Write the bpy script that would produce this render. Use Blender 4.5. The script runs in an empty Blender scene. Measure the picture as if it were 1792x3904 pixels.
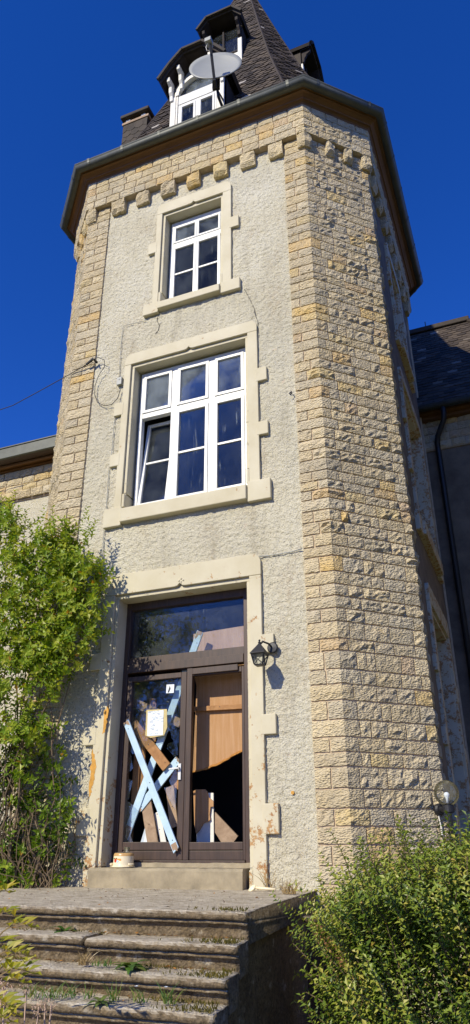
import bpy, math, random
from mathutils import Vector, noise, Matrix
random.seed(7)
S = bpy.context.scene
COL = S.collection
R = math.radians

# ------------------------------------------------------------------ camera, sky, sun, exposure
FPX, PITCH, ROLL, YAW = 2680.18, 0.444996, -0.0043693, 0.3869366     # fitted focal length (px of 3904) and angles
EYE = Vector((0.0, -7.2, 1.6))
_F = Vector((-math.sin(YAW)*math.cos(PITCH), math.cos(YAW)*math.cos(PITCH), math.sin(PITCH)))
_Rt0 = Vector((math.cos(YAW), math.sin(YAW), 0)); _U0 = _Rt0.cross(_F)
_Rt = math.cos(ROLL)*_Rt0 + math.sin(ROLL)*_U0; _U = -math.sin(ROLL)*_Rt0 + math.cos(ROLL)*_U0
cam = bpy.data.cameras.new('camera'); camo = bpy.data.objects.new('camera', cam); COL.objects.link(camo)
cam.sensor_fit = 'VERTICAL'; cam.sensor_height = 36; cam.lens = FPX/3904*36
cam.clip_start = 0.05; cam.clip_end = 3000
_m = Matrix((_Rt, _U, -_F)).transposed().to_4x4(); _m.translation = EYE
camo.matrix_world = _m
S.camera = camo

SUN_AZ, SUN_EL = 18.0, 34.0          # light travels towards +y, 18 degrees to +x
w = bpy.data.worlds.new('World'); S.world = w; w.use_nodes = True
nt = w.node_tree; bg = nt.nodes['Background']
sky = nt.nodes.new('ShaderNodeTexSky'); sky.sky_type = 'NISHITA'; sky.sun_disc = False
sky.sun_elevation = R(SUN_EL); sky.sun_rotation = R(180+SUN_AZ)
sky.altitude = 1200; sky.air_density = 0.9; sky.dust_density = 0.0; sky.ozone_density = 4.0
hs = nt.nodes.new('ShaderNodeHueSaturation'); hs.inputs['Saturation'].default_value = 1.28
gn_ = nt.nodes.new('ShaderNodeMix'); gn_.data_type = 'RGBA'; gn_.blend_type = 'MULTIPLY'; gn_.inputs[0].default_value = 1
gn_.inputs[7].default_value = (1.95, 1.6, 2.75, 1)
nt.links.new(sky.outputs[0], hs.inputs['Color']); nt.links.new(hs.outputs[0], gn_.inputs[6]); nt.links.new(gn_.outputs[2], bg.inputs[0])
bg.inputs[1].default_value = 0.075
sl = bpy.data.lights.new('sun', 'SUN'); sl.energy = 5.0; sl.angle = R(0.53); sl.color = (1.0, 0.92, 0.74)
so = bpy.data.objects.new('sun', sl); COL.objects.link(so)
_d = Vector((math.sin(R(SUN_AZ))*math.cos(R(SUN_EL)), math.cos(R(SUN_AZ))*math.cos(R(SUN_EL)), -math.sin(R(SUN_EL))))
so.rotation_euler = _d.to_track_quat('-Z', 'Y').to_euler(); so.location = (-6, -30, 30)
S.view_settings.view_transform = 'Standard'; S.view_settings.look = 'None'
S.view_settings.exposure = 0.0; S.view_settings.gamma = 1.0
S.render.engine = 'CYCLES'; S.cycles.max_bounces = 6; S.cycles.transparent_max_bounces = 12

# ------------------------------------------------------------------ small helpers
def at(px, py, Y):
    """a point of the photograph on the vertical plane y = Y"""
    d = _F + _Rt*((px-896)/FPX) + _U*((1952-py)/FPX)
    return EYE + d*((Y-EYE.y)/d.y)
def at_z(px, py, z):
    d = _F + _Rt*((px-896)/FPX) + _U*((1952-py)/FPX)
    return EYE + d*((z-EYE.z)/d.z)
def zoom(x0, y0, s):
    return lambda a, b, Y: at(x0+a/s, y0+b/s, Y)
rnd = random.uniform
def n3(x, y, z): return noise.noise(Vector((x, y, z)))
def sst(a, b, x):
    t = min(1, max(0, (x-a)/(b-a))); return t*t*(3-2*t)

class MB:
    """collects faces for ONE mesh object"""
    def __init__(s): s.v = []; s.f = []; s.m = []; s.t = []
    def add(s, vs, fs, mi=0, tint=0.5):
        b = len(s.v); s.v += [Vector(p) for p in vs]
        for f in fs: s.f.append([b+i for i in f]); s.m.append(mi); s.t.append(tint)
        return s
    def box(s, x0, x1, y0, y1, z0, z1, mi=0, tint=0.5):
        return s.add([(x0,y0,z0),(x1,y0,z0),(x1,y1,z0),(x0,y1,z0),(x0,y0,z1),(x1,y0,z1),(x1,y1,z1),(x0,y1,z1)],
              [(0,3,2,1),(4,5,6,7),(0,1,5,4),(1,2,6,5),(2,3,7,6),(3,0,4,7)], mi, tint)
    def hexa(s, a, b, mi=0, tint=0.5):
        """prism between two equal loops of points"""
        n = len(a)
        return s.add(list(a)+list(b), [tuple(range(n))[::-1], tuple(range(n, 2*n))] + [(i, (i+1) % n, n+(i+1) % n, n+i) for i in range(n)], mi, tint)
    def prism(s, poly, y0, y1, mi=0, tint=0.5):
        """polygon of (x,z) given counter-clockwise seen from -y, extruded from y0 to y1"""
        return s.hexa([(x, y1, z) for x, z in poly], [(x, y0, z) for x, z in poly], mi, tint)
    def bar(s, p, q, wd, th, side=None, mi=0, tint=0.5):
        p = Vector(p); q = Vector(q); d = (q-p).normalized()
        n = Vector(side) if side else Vector((0, -1, 0))
        a = d.cross(n)
        if a.length < 1e-4: a = d.cross(Vector((1, 0, 0)))
        a.normalize(); n = a.cross(d).normalized()
        l = [p+a*wd/2+n*th/2, p-a*wd/2+n*th/2, p-a*wd/2-n*th/2, p+a*wd/2-n*th/2]
        return s.hexa(l, [x+(q-p) for x in l], mi, tint)
    def tube(s, pts, r, n=8, mi=0, tint=0.5, cap=True):
        pts = [Vector(p) for p in pts]; rs = r if isinstance(r, (list, tuple)) else [r]*len(pts)
        rings = []; up = None
        for i, p in enumerate(pts):
            d = (pts[min(i+1, len(pts)-1)]-pts[max(i-1, 0)]).normalized()
            if up is None: up = d.orthogonal().normalized()
            up = (up-d*up.dot(d)); up = up.normalized() if up.length > 1e-5 else d.orthogonal().normalized()
            b = d.cross(up)
            rings.append([p+(up*math.cos(2*math.pi*k/n)+b*math.sin(2*math.pi*k/n))*rs[i] for k in range(n)])
        vs = [v for r_ in rings for v in r_]; fs = []
        for i in range(len(rings)-1):
            for k in range(n):
                fs.append((i*n+k, i*n+(k+1) % n, (i+1)*n+(k+1) % n, (i+1)*n+k))
        if cap: fs += [tuple(range(n))[::-1], tuple(range(len(vs)-n, len(vs)))]
        return s.add(vs, fs, mi, tint)
    def lathe(s, prof, c, axis=(0, 0, 1), n=20, mi=0, tint=0.5):
        """prof: (radius, height) pairs along axis from c"""
        ax = Vector(axis).normalized(); u = ax.orthogonal().normalized(); b = ax.cross(u); c = Vector(c)
        vs = [c+ax*h+(u*math.cos(2*math.pi*k/n)+b*math.sin(2*math.pi*k/n))*r for r, h in prof for k in range(n)]; fs = []
        for i in range(len(prof)-1):
            for k in range(n): fs.append((i*n+k, i*n+(k+1) % n, (i+1)*n+(k+1) % n, (i+1)*n+k))
        return s.add(vs, fs, mi, tint)
    def leaf(s, p, d, up, l, wd, tint, mi=0):
        d = Vector(d).normalized(); a = d.cross(up)
        a = a.normalized() if a.length > 1e-4 else d.orthogonal().normalized()
        nn = a.cross(d); m = Vector(p)+d*l*.45
        b = len(s.v); s.v += [Vector(p), m+a*wd/2+nn*wd*.18, Vector(p)+d*l-nn*l*.12, m-a*wd/2+nn*wd*.18]
        s.f.append([b, b+1, b+2]); s.f.append([b, b+2, b+3]); s.m += [mi, mi]; s.t += [tint, tint]
    def build(s, name, mats, parent=None, T=None, smooth=False, origin=None, bevel=0):
        if T: s.v = [Vector(T(p)) for p in s.v]
        if origin is None and parent is None and s.v:
            xs = [p.x for p in s.v]; ys = [p.y for p in s.v]; zs = [p.z for p in s.v]
            origin = Vector(((min(xs)+max(xs))/2, (min(ys)+max(ys))/2, min(zs)))
        if origin is None: origin = WLOC.get(parent.name, Vector()) if parent else Vector()
        origin = Vector(origin)
        me = bpy.data.meshes.new(name); me.from_pydata([tuple(p-origin) for p in s.v], [], s.f)
        if not isinstance(mats, (list, tuple)): mats = [mats]
        for m in mats: me.materials.append(m)
        me.polygons.foreach_set('material_index', s.m)
        if smooth: me.polygons.foreach_set('use_smooth', [True]*len(s.f))
        at_ = me.attributes.new('tint', 'FLOAT', 'FACE'); at_.data.foreach_set('value', s.t)
        me.update()
        o = bpy.data.objects.new(name, me); COL.objects.link(o)
        WLOC[o.name] = origin
        if parent:
            o.parent = parent; o.location = origin-WLOC[parent.name]
        else: o.location = origin
        if bevel:
            b = o.modifiers.new('edge', 'BEVEL'); b.width = bevel; b.segments = 2; b.limit_method = 'ANGLE'
        return o
WLOC = {}
def thing(name, loc, label=None, cat=None, group=None, parent=None, kind=None):
    o = bpy.data.objects.new(name, None); COL.objects.link(o); o.empty_display_size = .1
    WLOC[o.name] = Vector(loc)
    if parent: o.parent = parent; o.location = Vector(loc)-WLOC[parent.name]
    else: o.location = loc
    return tag(o, label, cat, group, kind)
def tag(o, label=None, cat=None, group=None, kind=None):
    if label: o['label'] = label
    if cat: o['category'] = cat
    if group: o['group'] = group
    if kind: o['kind'] = kind
    return o

# ------------------------------------------------------------------ materials
def lin(r, g, b):
    f = lambda c: (c/255/12.92 if c <= 10 else ((c/255+.055)/1.055)**2.4)
    return (f(r), f(g), f(b), 1)
class NB:
    def __init__(s, name):
        s.mat = bpy.data.materials.new(name); s.mat.use_nodes = True; s.t = s.mat.node_tree; s.N = s.t.nodes; s.L = s.t.links
        s.p = s.N['Principled BSDF']; s.geo = s.N.new('ShaderNodeNewGeometry')
    def set(s, **k):
        for n, v in k.items(): s.p.inputs[n.replace('_', ' ')].default_value = v
        return s
    def pos(s, sc=(1, 1, 1)):
        m = s.N.new('ShaderNodeMapping'); m.inputs['Scale'].default_value = sc
        s.L.new(s.geo.outputs['Position'], m.inputs['Vector']); return m.outputs[0]
    def noise(s, scale, detail=4, rough=.6, sc=None, dist=0):
        n = s.N.new('ShaderNodeTexNoise'); n.inputs['Scale'].default_value = scale; n.inputs['Detail'].default_value = detail
        n.inputs['Roughness'].default_value = rough; n.inputs['Distortion'].default_value = dist
        s.L.new(s.pos(sc or (1, 1, 1)), n.inputs['Vector']); return n.outputs['Fac']
    def vor(s, scale, sc=None, feat='F1'):
        n = s.N.new('ShaderNodeTexVoronoi'); n.inputs['Scale'].default_value = scale; n.feature = feat
        s.L.new(s.pos(sc or (1, 1, 1)), n.inputs['Vector']); return n.outputs['Distance']
    def ramp(s, fac, stops, interp='LINEAR'):
        r = s.N.new('ShaderNodeValToRGB'); r.color_ramp.interpolation = interp
        e = r.color_ramp.elements
        while len(e) < len(stops): e.new(.5)
        for i, (p, c) in enumerate(stops):
            e[i].position = p; e[i].color = c if isinstance(c, tuple) else (c, c, c, 1)
        s.L.new(fac, r.inputs[0]); return r.outputs[0]
    def mix(s, fac, a, b, mode='MIX'):
        m = s.N.new('ShaderNodeMix'); m.data_type = 'RGBA'; m.blend_type = mode
        for sock, v in ((m.inputs['Factor'], fac), (m.inputs['A'], a), (m.inputs['B'], b)):
            pass
        ins = [i for i in m.inputs if i.enabled]
        for sock, v in zip(ins, (fac, a, b)):
            if hasattr(v, 'is_linked') or isinstance(v, bpy.types.NodeSocket): s.L.new(v, sock)
            else: sock.default_value = v
        return [o for o in m.outputs if o.enabled][0]
    def math(s, op, a, b=None):
        m = s.N.new('ShaderNodeMath'); m.operation = op
        for i, v in enumerate((a, b)):
            if v is None: continue
            if isinstance(v, bpy.types.NodeSocket): s.L.new(v, m.inputs[i])
            else: m.inputs[i].default_value = v
        return m.outputs[0]
    def tint(s):
        a = s.N.new('ShaderNodeAttribute'); a.attribute_name = 'tint'; return a.outputs['Fac']
    def col(s, c): s.L.new(c, s.p.inputs['Base Color']); return s
    def bump(s, h, strength=.5, dist=.01):
        b = s.N.new('ShaderNodeBump'); b.inputs['Strength'].default_value = strength; b.inputs['Distance'].default_value = dist
        s.L.new(h, b.inputs['Height']); s.L.new(b.outputs[0], s.p.inputs['Normal']); return s
    def rough(s, v): s.p.inputs['Roughness'].default_value = v; return s

def simple(name, c, rough=.6, var=.12, scale=8, bump=0, bscale=40, metallic=0, sc=None):
    b = NB(name).rough(rough); b.p.inputs['Metallic'].default_value = metallic
    f = b.noise(scale, 5, .65, sc)
    lo = tuple(x*(1-var*1.6) for x in c[:3])+(1,); hi = tuple(min(1, x*(1+var*1.6)) for x in c[:3])+(1,)
    b.col(b.ramp(f, [(.3, lo), (.7, hi)]))
    if bump: b.bump(b.noise(bscale, 4, .6, sc), bump, .004)
    return b.mat

def m_plaster(name, warm=0):
    b = NB(name).rough(.95)
    big = b.noise(.9, 5, .65); fine = b.noise(55, 4, .7)
    c = b.ramp(big, [(.25, lin(198, 189, 160)), (.5, lin(214, 207, 181)), (.75, lin(222, 217, 196))])
    c = b.mix(b.ramp(fine, [(.32, .85), (.47, 0)]), c, lin(122, 113, 90))
    c = b.mix(b.ramp(b.noise(.55, 4, .6), [(.44, 0), (.68, .5)]), c, lin(184, 179, 158))
    c = b.mix(b.ramp(b.noise(3.2, 5, .7, (1, 1, .12)), [(.54, 0), (.72, .55)]), c, lin(158, 149, 126))
    st = b.math('MULTIPLY', b.ramp(b.noise(1.6, 6, .7, (1, 1, .45)), [(.5, 0), (.66, 1)]), b.ramp(b.noise(16, 4), [(.4, 0), (.7, .75)]))
    c = b.mix(st, c, lin(176, 158, 128))
    c = b.mix(b.ramp(b.noise(7, 3), [(.68, 0), (.75, .5)]), c, lin(214, 178, 150))
    b.col(c)
    h = b.math('ADD', b.math('MULTIPLY', b.vor(48), .6), b.noise(85, 4, .7))
    b.bump(h, .9, .02)
    return b.mat
def m_cream(name, peel=.66, low=False):
    b = NB(name).rough(.7)
    c = b.ramp(b.noise(2.5, 5), [(.3, lin(190, 180, 148)), (.7, lin(204, 196, 168))])
    nz = b.noise(6, 6, .75)
    if low:
        sx = b.N.new('ShaderNodeSeparateXYZ'); b.L.new(b.geo.outputs['Position'], sx.inputs[0])
        nz = b.math('ADD', nz, b.ramp(b.math('MULTIPLY', sx.outputs[2], .2), [(.3, .1), (.62, 0), (.8, -.06)]))
    pe = b.math('MULTIPLY', b.ramp(nz, [(peel, 0), (peel+.015, 1)]), b.ramp(b.noise(22, 5, .7), [(.47, 0), (.5, 1)]))
    c = b.mix(pe, c, b.ramp(b.noise(30), [(.35, lin(150, 104, 56)), (.65, lin(186, 150, 100))]))
    c = b.mix(b.ramp(b.noise(14, 6, .8, (1, 1, .4)), [(.6, 0), (.8, .5)]), c, lin(170, 155, 125))
    b.col(c)
    b.bump(b.math('ADD', b.math('MULTIPLY', pe, -.8), b.math('MULTIPLY', b.noise(40, 4), .3)), .45, .004)
    return b.mat
def m_stone():
    b = NB('sandstone').rough(.92)
    t = b.tint()
    c = b.ramp(t, [(0, lin(176, 164, 134)), (.1, lin(222, 204, 164)), (.2, lin(194, 176, 138)), (.32, lin(214, 200, 166)), (.42, lin(184, 172, 144)), (.52, lin(226, 206, 160)), (.62, lin(200, 180, 136)), (.72, lin(214, 196, 156)), (.8, lin(190, 174, 142)), (.86, lin(218, 194, 132)), (.93, lin(222, 184, 104)), (1, lin(200, 172, 134))])
    c = b.mix(b.ramp(b.noise(9, 5, .7), [(.35, .1), (.7, .6)]), c, lin(208, 194, 162))
    c = b.mix(b.ramp(b.noise(16, 6, .75), [(.52, 0), (.72, .6)]), c, lin(124, 110, 82))
    c = b.mix(b.ramp(b.noise(1.1, 5, .7), [(.5, 0), (.7, .45)]), c, lin(150, 142, 122))
    c = b.mix(b.ramp(b.noise(5, 5, .7), [(.58, 0), (.75, .4)]), c, lin(204, 166, 88))
    b.col(c)
    b.bump(b.math('ADD', b.noise(28, 5, .65, (1, 1, 1.8)), b.math('MULTIPLY', b.vor(36, (1, 1, 2)), .9)), .85, .026)
    return b.mat
def m_slate():
    b = NB('slate').rough(.7); b.p.inputs['Specular IOR Level'].default_value = .2
    c = b.ramp(b.tint(), [(0, lin(50, 45, 40)), (.5, lin(72, 64, 56)), (.9, lin(90, 80, 68)), (1, lin(165, 158, 148))])
    c = b.mix(b.ramp(b.noise(14, 5, .7), [(.5, 0), (.75, .4)]), c, lin(96, 84, 66))
    b.col(c).bump(b.noise(60, 4), .3, .004)
    return b.mat
def m_concrete():
    b = NB('weathered_concrete').rough(.93)
    c = b.ramp(b.noise(2.2, 6, .7), [(.3, lin(118, 102, 78)), (.55, lin(146, 130, 104)), (.75, lin(162, 147, 122))])
    c = b.mix(b.ramp(b.noise(13, 6, .75, (1, 1, 2.5)), [(.5, 0), (.62, .85)]), c, lin(64, 52, 34))
    li = b.math('MULTIPLY', b.ramp(b.vor(9, (1, .55, 1.6)), [(.2, 1), (.38, 0)]), b.ramp(b.noise(5, 5, .7), [(.5, 0), (.58, 1)]))
    c = b.mix(li, c, lin(212, 204, 184))
    c = b.mix(b.ramp(b.noise(24, 6, .8), [(.58, 0), (.68, .7)]), c, lin(196, 184, 158))
    c = b.mix(b.ramp(b.noise(3.3, 6, .8), [(.6, 0), (.7, .75)]), c, lin(72, 68, 26))
    nz = b.N.new('ShaderNodeSeparateXYZ'); b.L.new(b.geo.outputs['True Normal'], nz.inputs[0])
    up = b.ramp(nz.outputs[2], [(.55, 0), (.9, 1)])          # pale crust and lichen settle on the treads, moss on the risers
    c = b.mix(b.math('MULTIPLY', b.math('SUBTRACT', 1.0, up), b.ramp(b.noise(7, 6, .75), [(.35, .25), (.6, .9)])), c, b.ramp(b.noise(40, 4), [(.35, lin(66, 54, 34)), (.65, lin(124, 106, 76))]))
    c = b.mix(b.math('MULTIPLY', up, b.ramp(b.noise(4, 6, .7, (1, 2, 1)), [(.32, .25), (.55, .95)])), c, b.ramp(b.noise(24, 5, .7, (.6, 1.6, 1)), [(.36, lin(162, 148, 122)), (.6, lin(212, 202, 178))]))
    b.col(c)
    b.bump(b.math('ADD', b.noise(30, 6, .75), b.math('MULTIPLY', b.vor(60), .5)), .9, .016)
    return b.mat
def m_wood(name, a, d, sc=(1, 1, .08), rough=.75, scale=35, bump=.25):
    b = NB(name).rough(rough)
    c = b.ramp(b.noise(scale, 5, .65, sc, .6), [(.3, a), (.7, d)])
    c = b.mix(b.ramp(b.noise(4, 4), [(.5, 0), (.8, .45)]), c, tuple(x*.55 for x in a[:3])+(1,))
    b.col(c).bump(b.noise(scale*1.5, 4, .6, sc), bump, .004)
    return b.mat
def m_leaf(name, stops, trans=.35):
    b = NB(name).rough(.42); b.p.inputs['Specular IOR Level'].default_value = .45
    c = b.ramp(b.tint(), stops); b.col(c)
    tr = b.N.new('ShaderNodeBsdfTranslucent'); b.L.new(b.mix(1.0, c, (1.0, 1.0, .35, 1), 'MULTIPLY'), tr.inputs['Color'])
    mx = b.N.new('ShaderNodeMixShader'); mx.inputs[0].default_value = trans
    b.L.new(b.p.outputs[0], mx.inputs[1]); b.L.new(tr.outputs[0], mx.inputs[2]); b.L.new(mx.outputs[0], b.N['Material Output'].inputs[0])
    return b.mat
def m_glass(name, film=.10, streak=.5, filmcol=(176, 186, 192), ior=1.45):
    b = NB(name)
    tr = b.N.new('ShaderNodeBsdfTransparent'); tr.inputs[0].default_value = (.94, .96, .96, 1)
    gl = b.N.new('ShaderNodeBsdfGlossy'); gl.inputs['Roughness'].default_value = .02
    fr = b.N.new('ShaderNodeFresnel'); fr.inputs['IOR'].default_value = ior
    m1 = b.N.new('ShaderNodeMixShader'); b.L.new(fr.outputs[0], m1.inputs[0]); b.L.new(tr.outputs[0], m1.inputs[1]); b.L.new(gl.outputs[0], m1.inputs[2])
    df = b.N.new('ShaderNodeBsdfDiffuse'); df.inputs[0].default_value = lin(*filmcol)
    f = b.math('ADD', b.math('MULTIPLY', b.ramp(b.noise(3, 5), [(.35, .1), (.75, 1)]), film),
               b.math('MULTIPLY', b.math('MULTIPLY', b.ramp(b.noise(28, 4, .6, (1, 1, .05)), [(.6, 0), (.75, 1)]), b.ramp(b.noise(3.5, 4), [(.5, 0), (.62, 1)])), streak))
    m2 = b.N.new('ShaderNodeMixShader'); b.L.new(f, m2.inputs[0]); b.L.new(m1.outputs[0], m2.inputs[1]); b.L.new(df.outputs[0], m2.inputs[2])
    b.L.new(m2.outputs[0], b.N['Material Output'].inputs[0])
    return b.mat
M = {}
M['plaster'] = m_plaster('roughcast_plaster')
M['grey_render'] = simple('dirty_shaded_render', lin(120, 106, 86), .95, .2, 3, .6, 45)  # dirty grey, and darkened further to put these faces' shade into the colour
M['cream'] = m_cream('cream_paint')
M['cream_door'] = m_cream('cream_paint_peeling', .62, True)
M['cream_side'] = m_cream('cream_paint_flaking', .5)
M['stone'] = m_stone()
M['mortar'] = simple('mortar', lin(190, 170, 140), .95, .12, 12, .5, 60)
M['slate'] = m_slate()
M['zinc'] = simple('zinc', lin(88, 90, 82), .55, .12, 5, .1, 30, .25)
M['cornice'] = m_wood('cornice_brown_paint', lin(98, 64, 22), lin(124, 84, 32), (.06, .06, 1), .6)
M['upvc'] = simple('white_window_plastic', lin(214, 214, 208), .4, .06, 14)
M['white_wood'] = simple('old_white_paint', lin(226, 222, 208), .6, .07, 12, .2, 50)
M['glass'] = m_glass('window_glass', .035, .3)
M['glass_dusty'] = m_glass('dusty_window_glass', .2, .5)
M['glass_door'] = m_glass('door_glass', .03, .3, ior=1.5)
M['glass_transom'] = m_glass('transom_glass', .07, .4, ior=1.5)
M['glass_clear'] = m_glass('clear_glass', .2, .08, (210, 200, 160), 1.3)
M['soffit'] = simple('tarred_boards', lin(42, 33, 28), .85, .2, 9, .4, 40)
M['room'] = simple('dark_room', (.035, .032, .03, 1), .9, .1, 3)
M['doorwood'] = m_wood('dark_brown_door_wood', lin(52, 38, 28), lin(78, 58, 44), rough=.5)
M['chip'] = None
b = NB('chipboard').rough(.85)
c = b.ramp(b.noise(160, 3, .7), [(.3, lin(150, 108, 66)), (.7, lin(196, 152, 104))])
c = b.mix(b.ramp(b.noise(26, 4, .6, (1, 1, .06)), [(.45, 0), (.75, .55)]), c, lin(206, 172, 138))
c = b.mix(b.ramp(b.noise(3, 4), [(.5, 0), (.8, .5)]), c, lin(136, 104, 70)); b.col(c).bump(b.noise(160, 3), .2, .002); M['chip'] = b.mat
M['chip_raw2'] = m_wood('pale_plywood', lin(186, 150, 124), lin(206, 172, 146))
M['plank'] = m_wood('brown_plank', lin(142, 98, 54), lin(184, 138, 88), (.35, 1, .35))
M['plank_grey'] = m_wood('grey_plank', lin(138, 112, 86), lin(176, 150, 122), (.35, 1, .35))
M['plank_dark'] = m_wood('dark_plank', lin(96, 64, 38), lin(132, 92, 58), (.6, 1, .1))
b = NB('pale_blue_paint').rough(.5)
c = b.ramp(b.noise(8, 5, .7), [(.3, lin(170, 198, 214)), (.7, lin(192, 216, 228))])
c = b.mix(b.ramp(b.noise(18, 6, .8), [(.66, 0), (.7, .8)]), c, lin(150, 128, 100)); b.col(c).bump(b.noise(40, 4, .6, (.4, 1, .4)), .3, .003); M['blue'] = b.mat
M['concrete'] = m_concrete()
M['thresh'] = simple('threshold_stone', lin(150, 138, 112), .9, .18, 5, .5, 40)
M['iron'] = simple('black_iron', lin(34, 34, 36), .5, .15, 10, .2, 60)
M['cable'] = simple('dark_cable', lin(40, 38, 36), .6, .1, 5)
M['dish'] = simple('grey_dish_paint', lin(150, 152, 146), .45, .03, 3)
M['bark'] = m_wood('bark', lin(58, 44, 30), lin(92, 72, 50), (1, 1, .25), .9, 30, .6)
M['climb_bark'] = m_wood('grey_brown_stem', lin(84, 70, 52), lin(128, 110, 84), (1, 1, .25), .9, 30, .5)
M['soil'] = simple('soil_and_litter', lin(84, 70, 44), .95, .3, 4, .6, 30)
M['enamel'] = simple('cream_enamel', lin(232, 218, 180), .3, .06, 6)
M['paper'] = simple('paper', lin(226, 232, 236), .8, .03, 10)
M['ochre'] = simple('bare_ochre_render', lin(196, 146, 66), .9, .15, 14, .3, 50)
M['hedge'] = m_leaf('hedge_leaf', [(0, lin(40, 62, 16)), (.35, lin(94, 118, 34)), (.7, lin(144, 160, 58)), (.93, lin(180, 180, 80)), (1, lin(182, 156, 78))])
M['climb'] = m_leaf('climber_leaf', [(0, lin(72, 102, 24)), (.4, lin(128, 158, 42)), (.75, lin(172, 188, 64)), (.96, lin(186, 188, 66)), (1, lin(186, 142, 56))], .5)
M['yellowleaf'] = m_leaf('yellow_green_leaf', [(0, lin(112, 128, 30)), (.6, lin(166, 164, 44)), (1, lin(190, 170, 60))], .45)
M['weed'] = m_leaf('weed_leaf', [(0, lin(52, 84, 34)), (.6, lin(86, 122, 50)), (1, lin(140, 140, 70))], .35)
M['straw'] = m_leaf('dry_stalk', [(0, lin(120, 98, 60)), (1, lin(176, 152, 106))], .2)

# ------------------------------------------------------------------ ground
g = MB()
N = 60
def gz(x, y): return .02*n3(x*.7, y*.7, 0) if abs(x) < 30 and abs(y) < 30 else 0
xs = [-900, -200, -60]+[-25+i for i in range(51)]+[60, 200, 900]
g.add([(x, y, gz(x, y)-.01) for y in xs for x in xs], [(j*len(xs)+i, j*len(xs)+i+1, (j+1)*len(xs)+i+1, (j+1)*len(xs)+i) for j in range(len(xs)-1) for i in range(len(xs)-1)])
b = NB('ground_grass_soil').rough(.95)
b.col(b.ramp(b.noise(1.3, 6, .7), [(.35, lin(70, 62, 38)), (.6, lin(84, 92, 44)), (.8, lin(104, 96, 62))])).bump(b.noise(25, 5), .7, .03)
tag(g.build('ground', b.mat, origin=(0, 0, 0)), kind='structure')

# ------------------------------------------------------------------ tower: plan, masonry path
CX, CY = -3.67, 2.685
K = [(-6.355, .775), (-5.58, 0), (-1.76, 0), (-.985, .775), (-.985, 4.595), (-1.76, 5.37), (-5.58, 5.37), (-6.355, 4.595)]
K = [Vector((x, y, 0)) for x, y in K]
def seg_n(i):
    d = (K[(i+1) % 8]-K[i]).normalized(); return d, Vector((d.y, -d.x, 0))
UB = [0]
for i in range(8): UB.append(UB[-1]+(K[(i+1) % 8]-K[i]).length)
def mitre(i):
    a = seg_n((i-1) % 8)[1]; c = seg_n(i)[1]; m = (a+c).normalized(); return m/m.dot(a)
def PM(u, z, d):
    """point on the tower's faces: u along the plan, d outwards"""
    for i in range(8):
        if abs(u-UB[i]) < 1e-6: p = K[i]+mitre(i)*d; return Vector((p.x, p.y, z))
    for i in range(8):
        if UB[i] <= u <= UB[i+1]:
            dr, n = seg_n(i); p = K[i]+dr*(u-UB[i])+n*d; return Vector((p.x, p.y, z))
tower = thing('tower', (CX, CY, 0), 'tall chamfered tower of cream roughcast and tan stone under a slate spire', 'tower')

# stones ------------------------------------------------------------
U1, U2, U3, U4 = UB[1], UB[2], UB[3], UB[4]
STONES = []          # (score, MB)
def stone(u0, u1, z0, z1, off=0.0, rough=1.0, gap=.0085, back=-.006):
    u0 += gap; u1 -= gap; z0 += gap; z1 -= gap
    wd, h = u1-u0, z1-z0
    nx = max(3, int(round(wd/.046))); ny = 4 if h > .12 else 3
    us = [u0+wd*i/nx for i in range(nx+1)]
    for cb in UB[1:8]:
        if u0+.01 < cb < u1-.01:
            us = [x for x in us if abs(x-cb) > .018]+[cb]; us.sort()
    zs = [z0+h*j/ny for j in range(ny+1)]
    sx, sz = rnd(-100, 100), rnd(-100, 100)
    tl, tw = rnd(-.35, .35), rnd(-.3, .3)
    amp = random.choice((rnd(.35, .8), rnd(.8, 1.4), rnd(1.1, 1.7)))*rough*(.55 if U1 <= (u0+u1)/2 < U2 else 1)
    m = MB(); fr = []
    for z in zs:
        for u in us:
            e = min(u-u0, u1-u, z-z0, z1-z); k = sst(0, .017, e)
            r = abs(n3(u*7+sx, z*12+sz, 3.1))*1.1+n3(u*17+sx, z*26+sz, 7)*.8+tl*(u-u0)/wd*.5+tw*(z-z0)/h
            d = off+.021+.006*rough+k*(.002+.024*amp*max(-.5/max(.7, amp), r))
            ju = 0 if k > .1 else rnd(-.004, .004)
            jz = rnd(-.004, .004)
            uu = u if any(abs(u-cb) < 1e-6 for cb in UB) else u+ju
            fr.append(PM(uu, z+jz, d))
    nu, nz = len(us), len(zs)
    fs = [(j*nu+i, j*nu+i+1, (j+1)*nu+i+1, (j+1)*nu+i) for j in range(nz-1) for i in range(nu-1)]
    per = [i for i in range(nu)]+[j*nu+nu-1 for j in range(1, nz)]+[(nz-1)*nu+i for i in range(nu-2, -1, -1)]+[j*nu for j in range(nz-2, 0, -1)]
    bk = []
    for q in per:
        j, i = divmod(q, nu); bk.append(PM(us[i], zs[j], off+back))
    nb = len(fr)
    fs += [(per[a], nb+a, nb+(a+1) % len(per), per[(a+1) % len(per)]) for a in range(len(per))]
    t = random.random(); t = t*.78 if random.random() < .86 else .8+t*.2
    m.add(fr+bk, fs, 0, t)
    c = PM((u0+u1)/2, (z0+z1)/2, off)
    um = (u0+u1)/2
    for i in range(8):
        if UB[i] <= um <= UB[i+1]: n = seg_n(i)[1]
    v = c-EYE; sc = wd*h*max(0, -v.normalized().dot(n))/v.length**2
    STONES.append((sc, m, c))
zl = [-.1]
while zl[-1] < 11.2:
    z = zl[-1]; zl.append(z+(rnd(.155, .21) if z < 2.3 else rnd(.13, .195) if z < 4.4 else rnd(.118, .178)))
k_ = 11.215/zl[-1]; zl = [z*k_ if z > 0 else z for z in zl]
LQ, RQ = .385, .33
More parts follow.
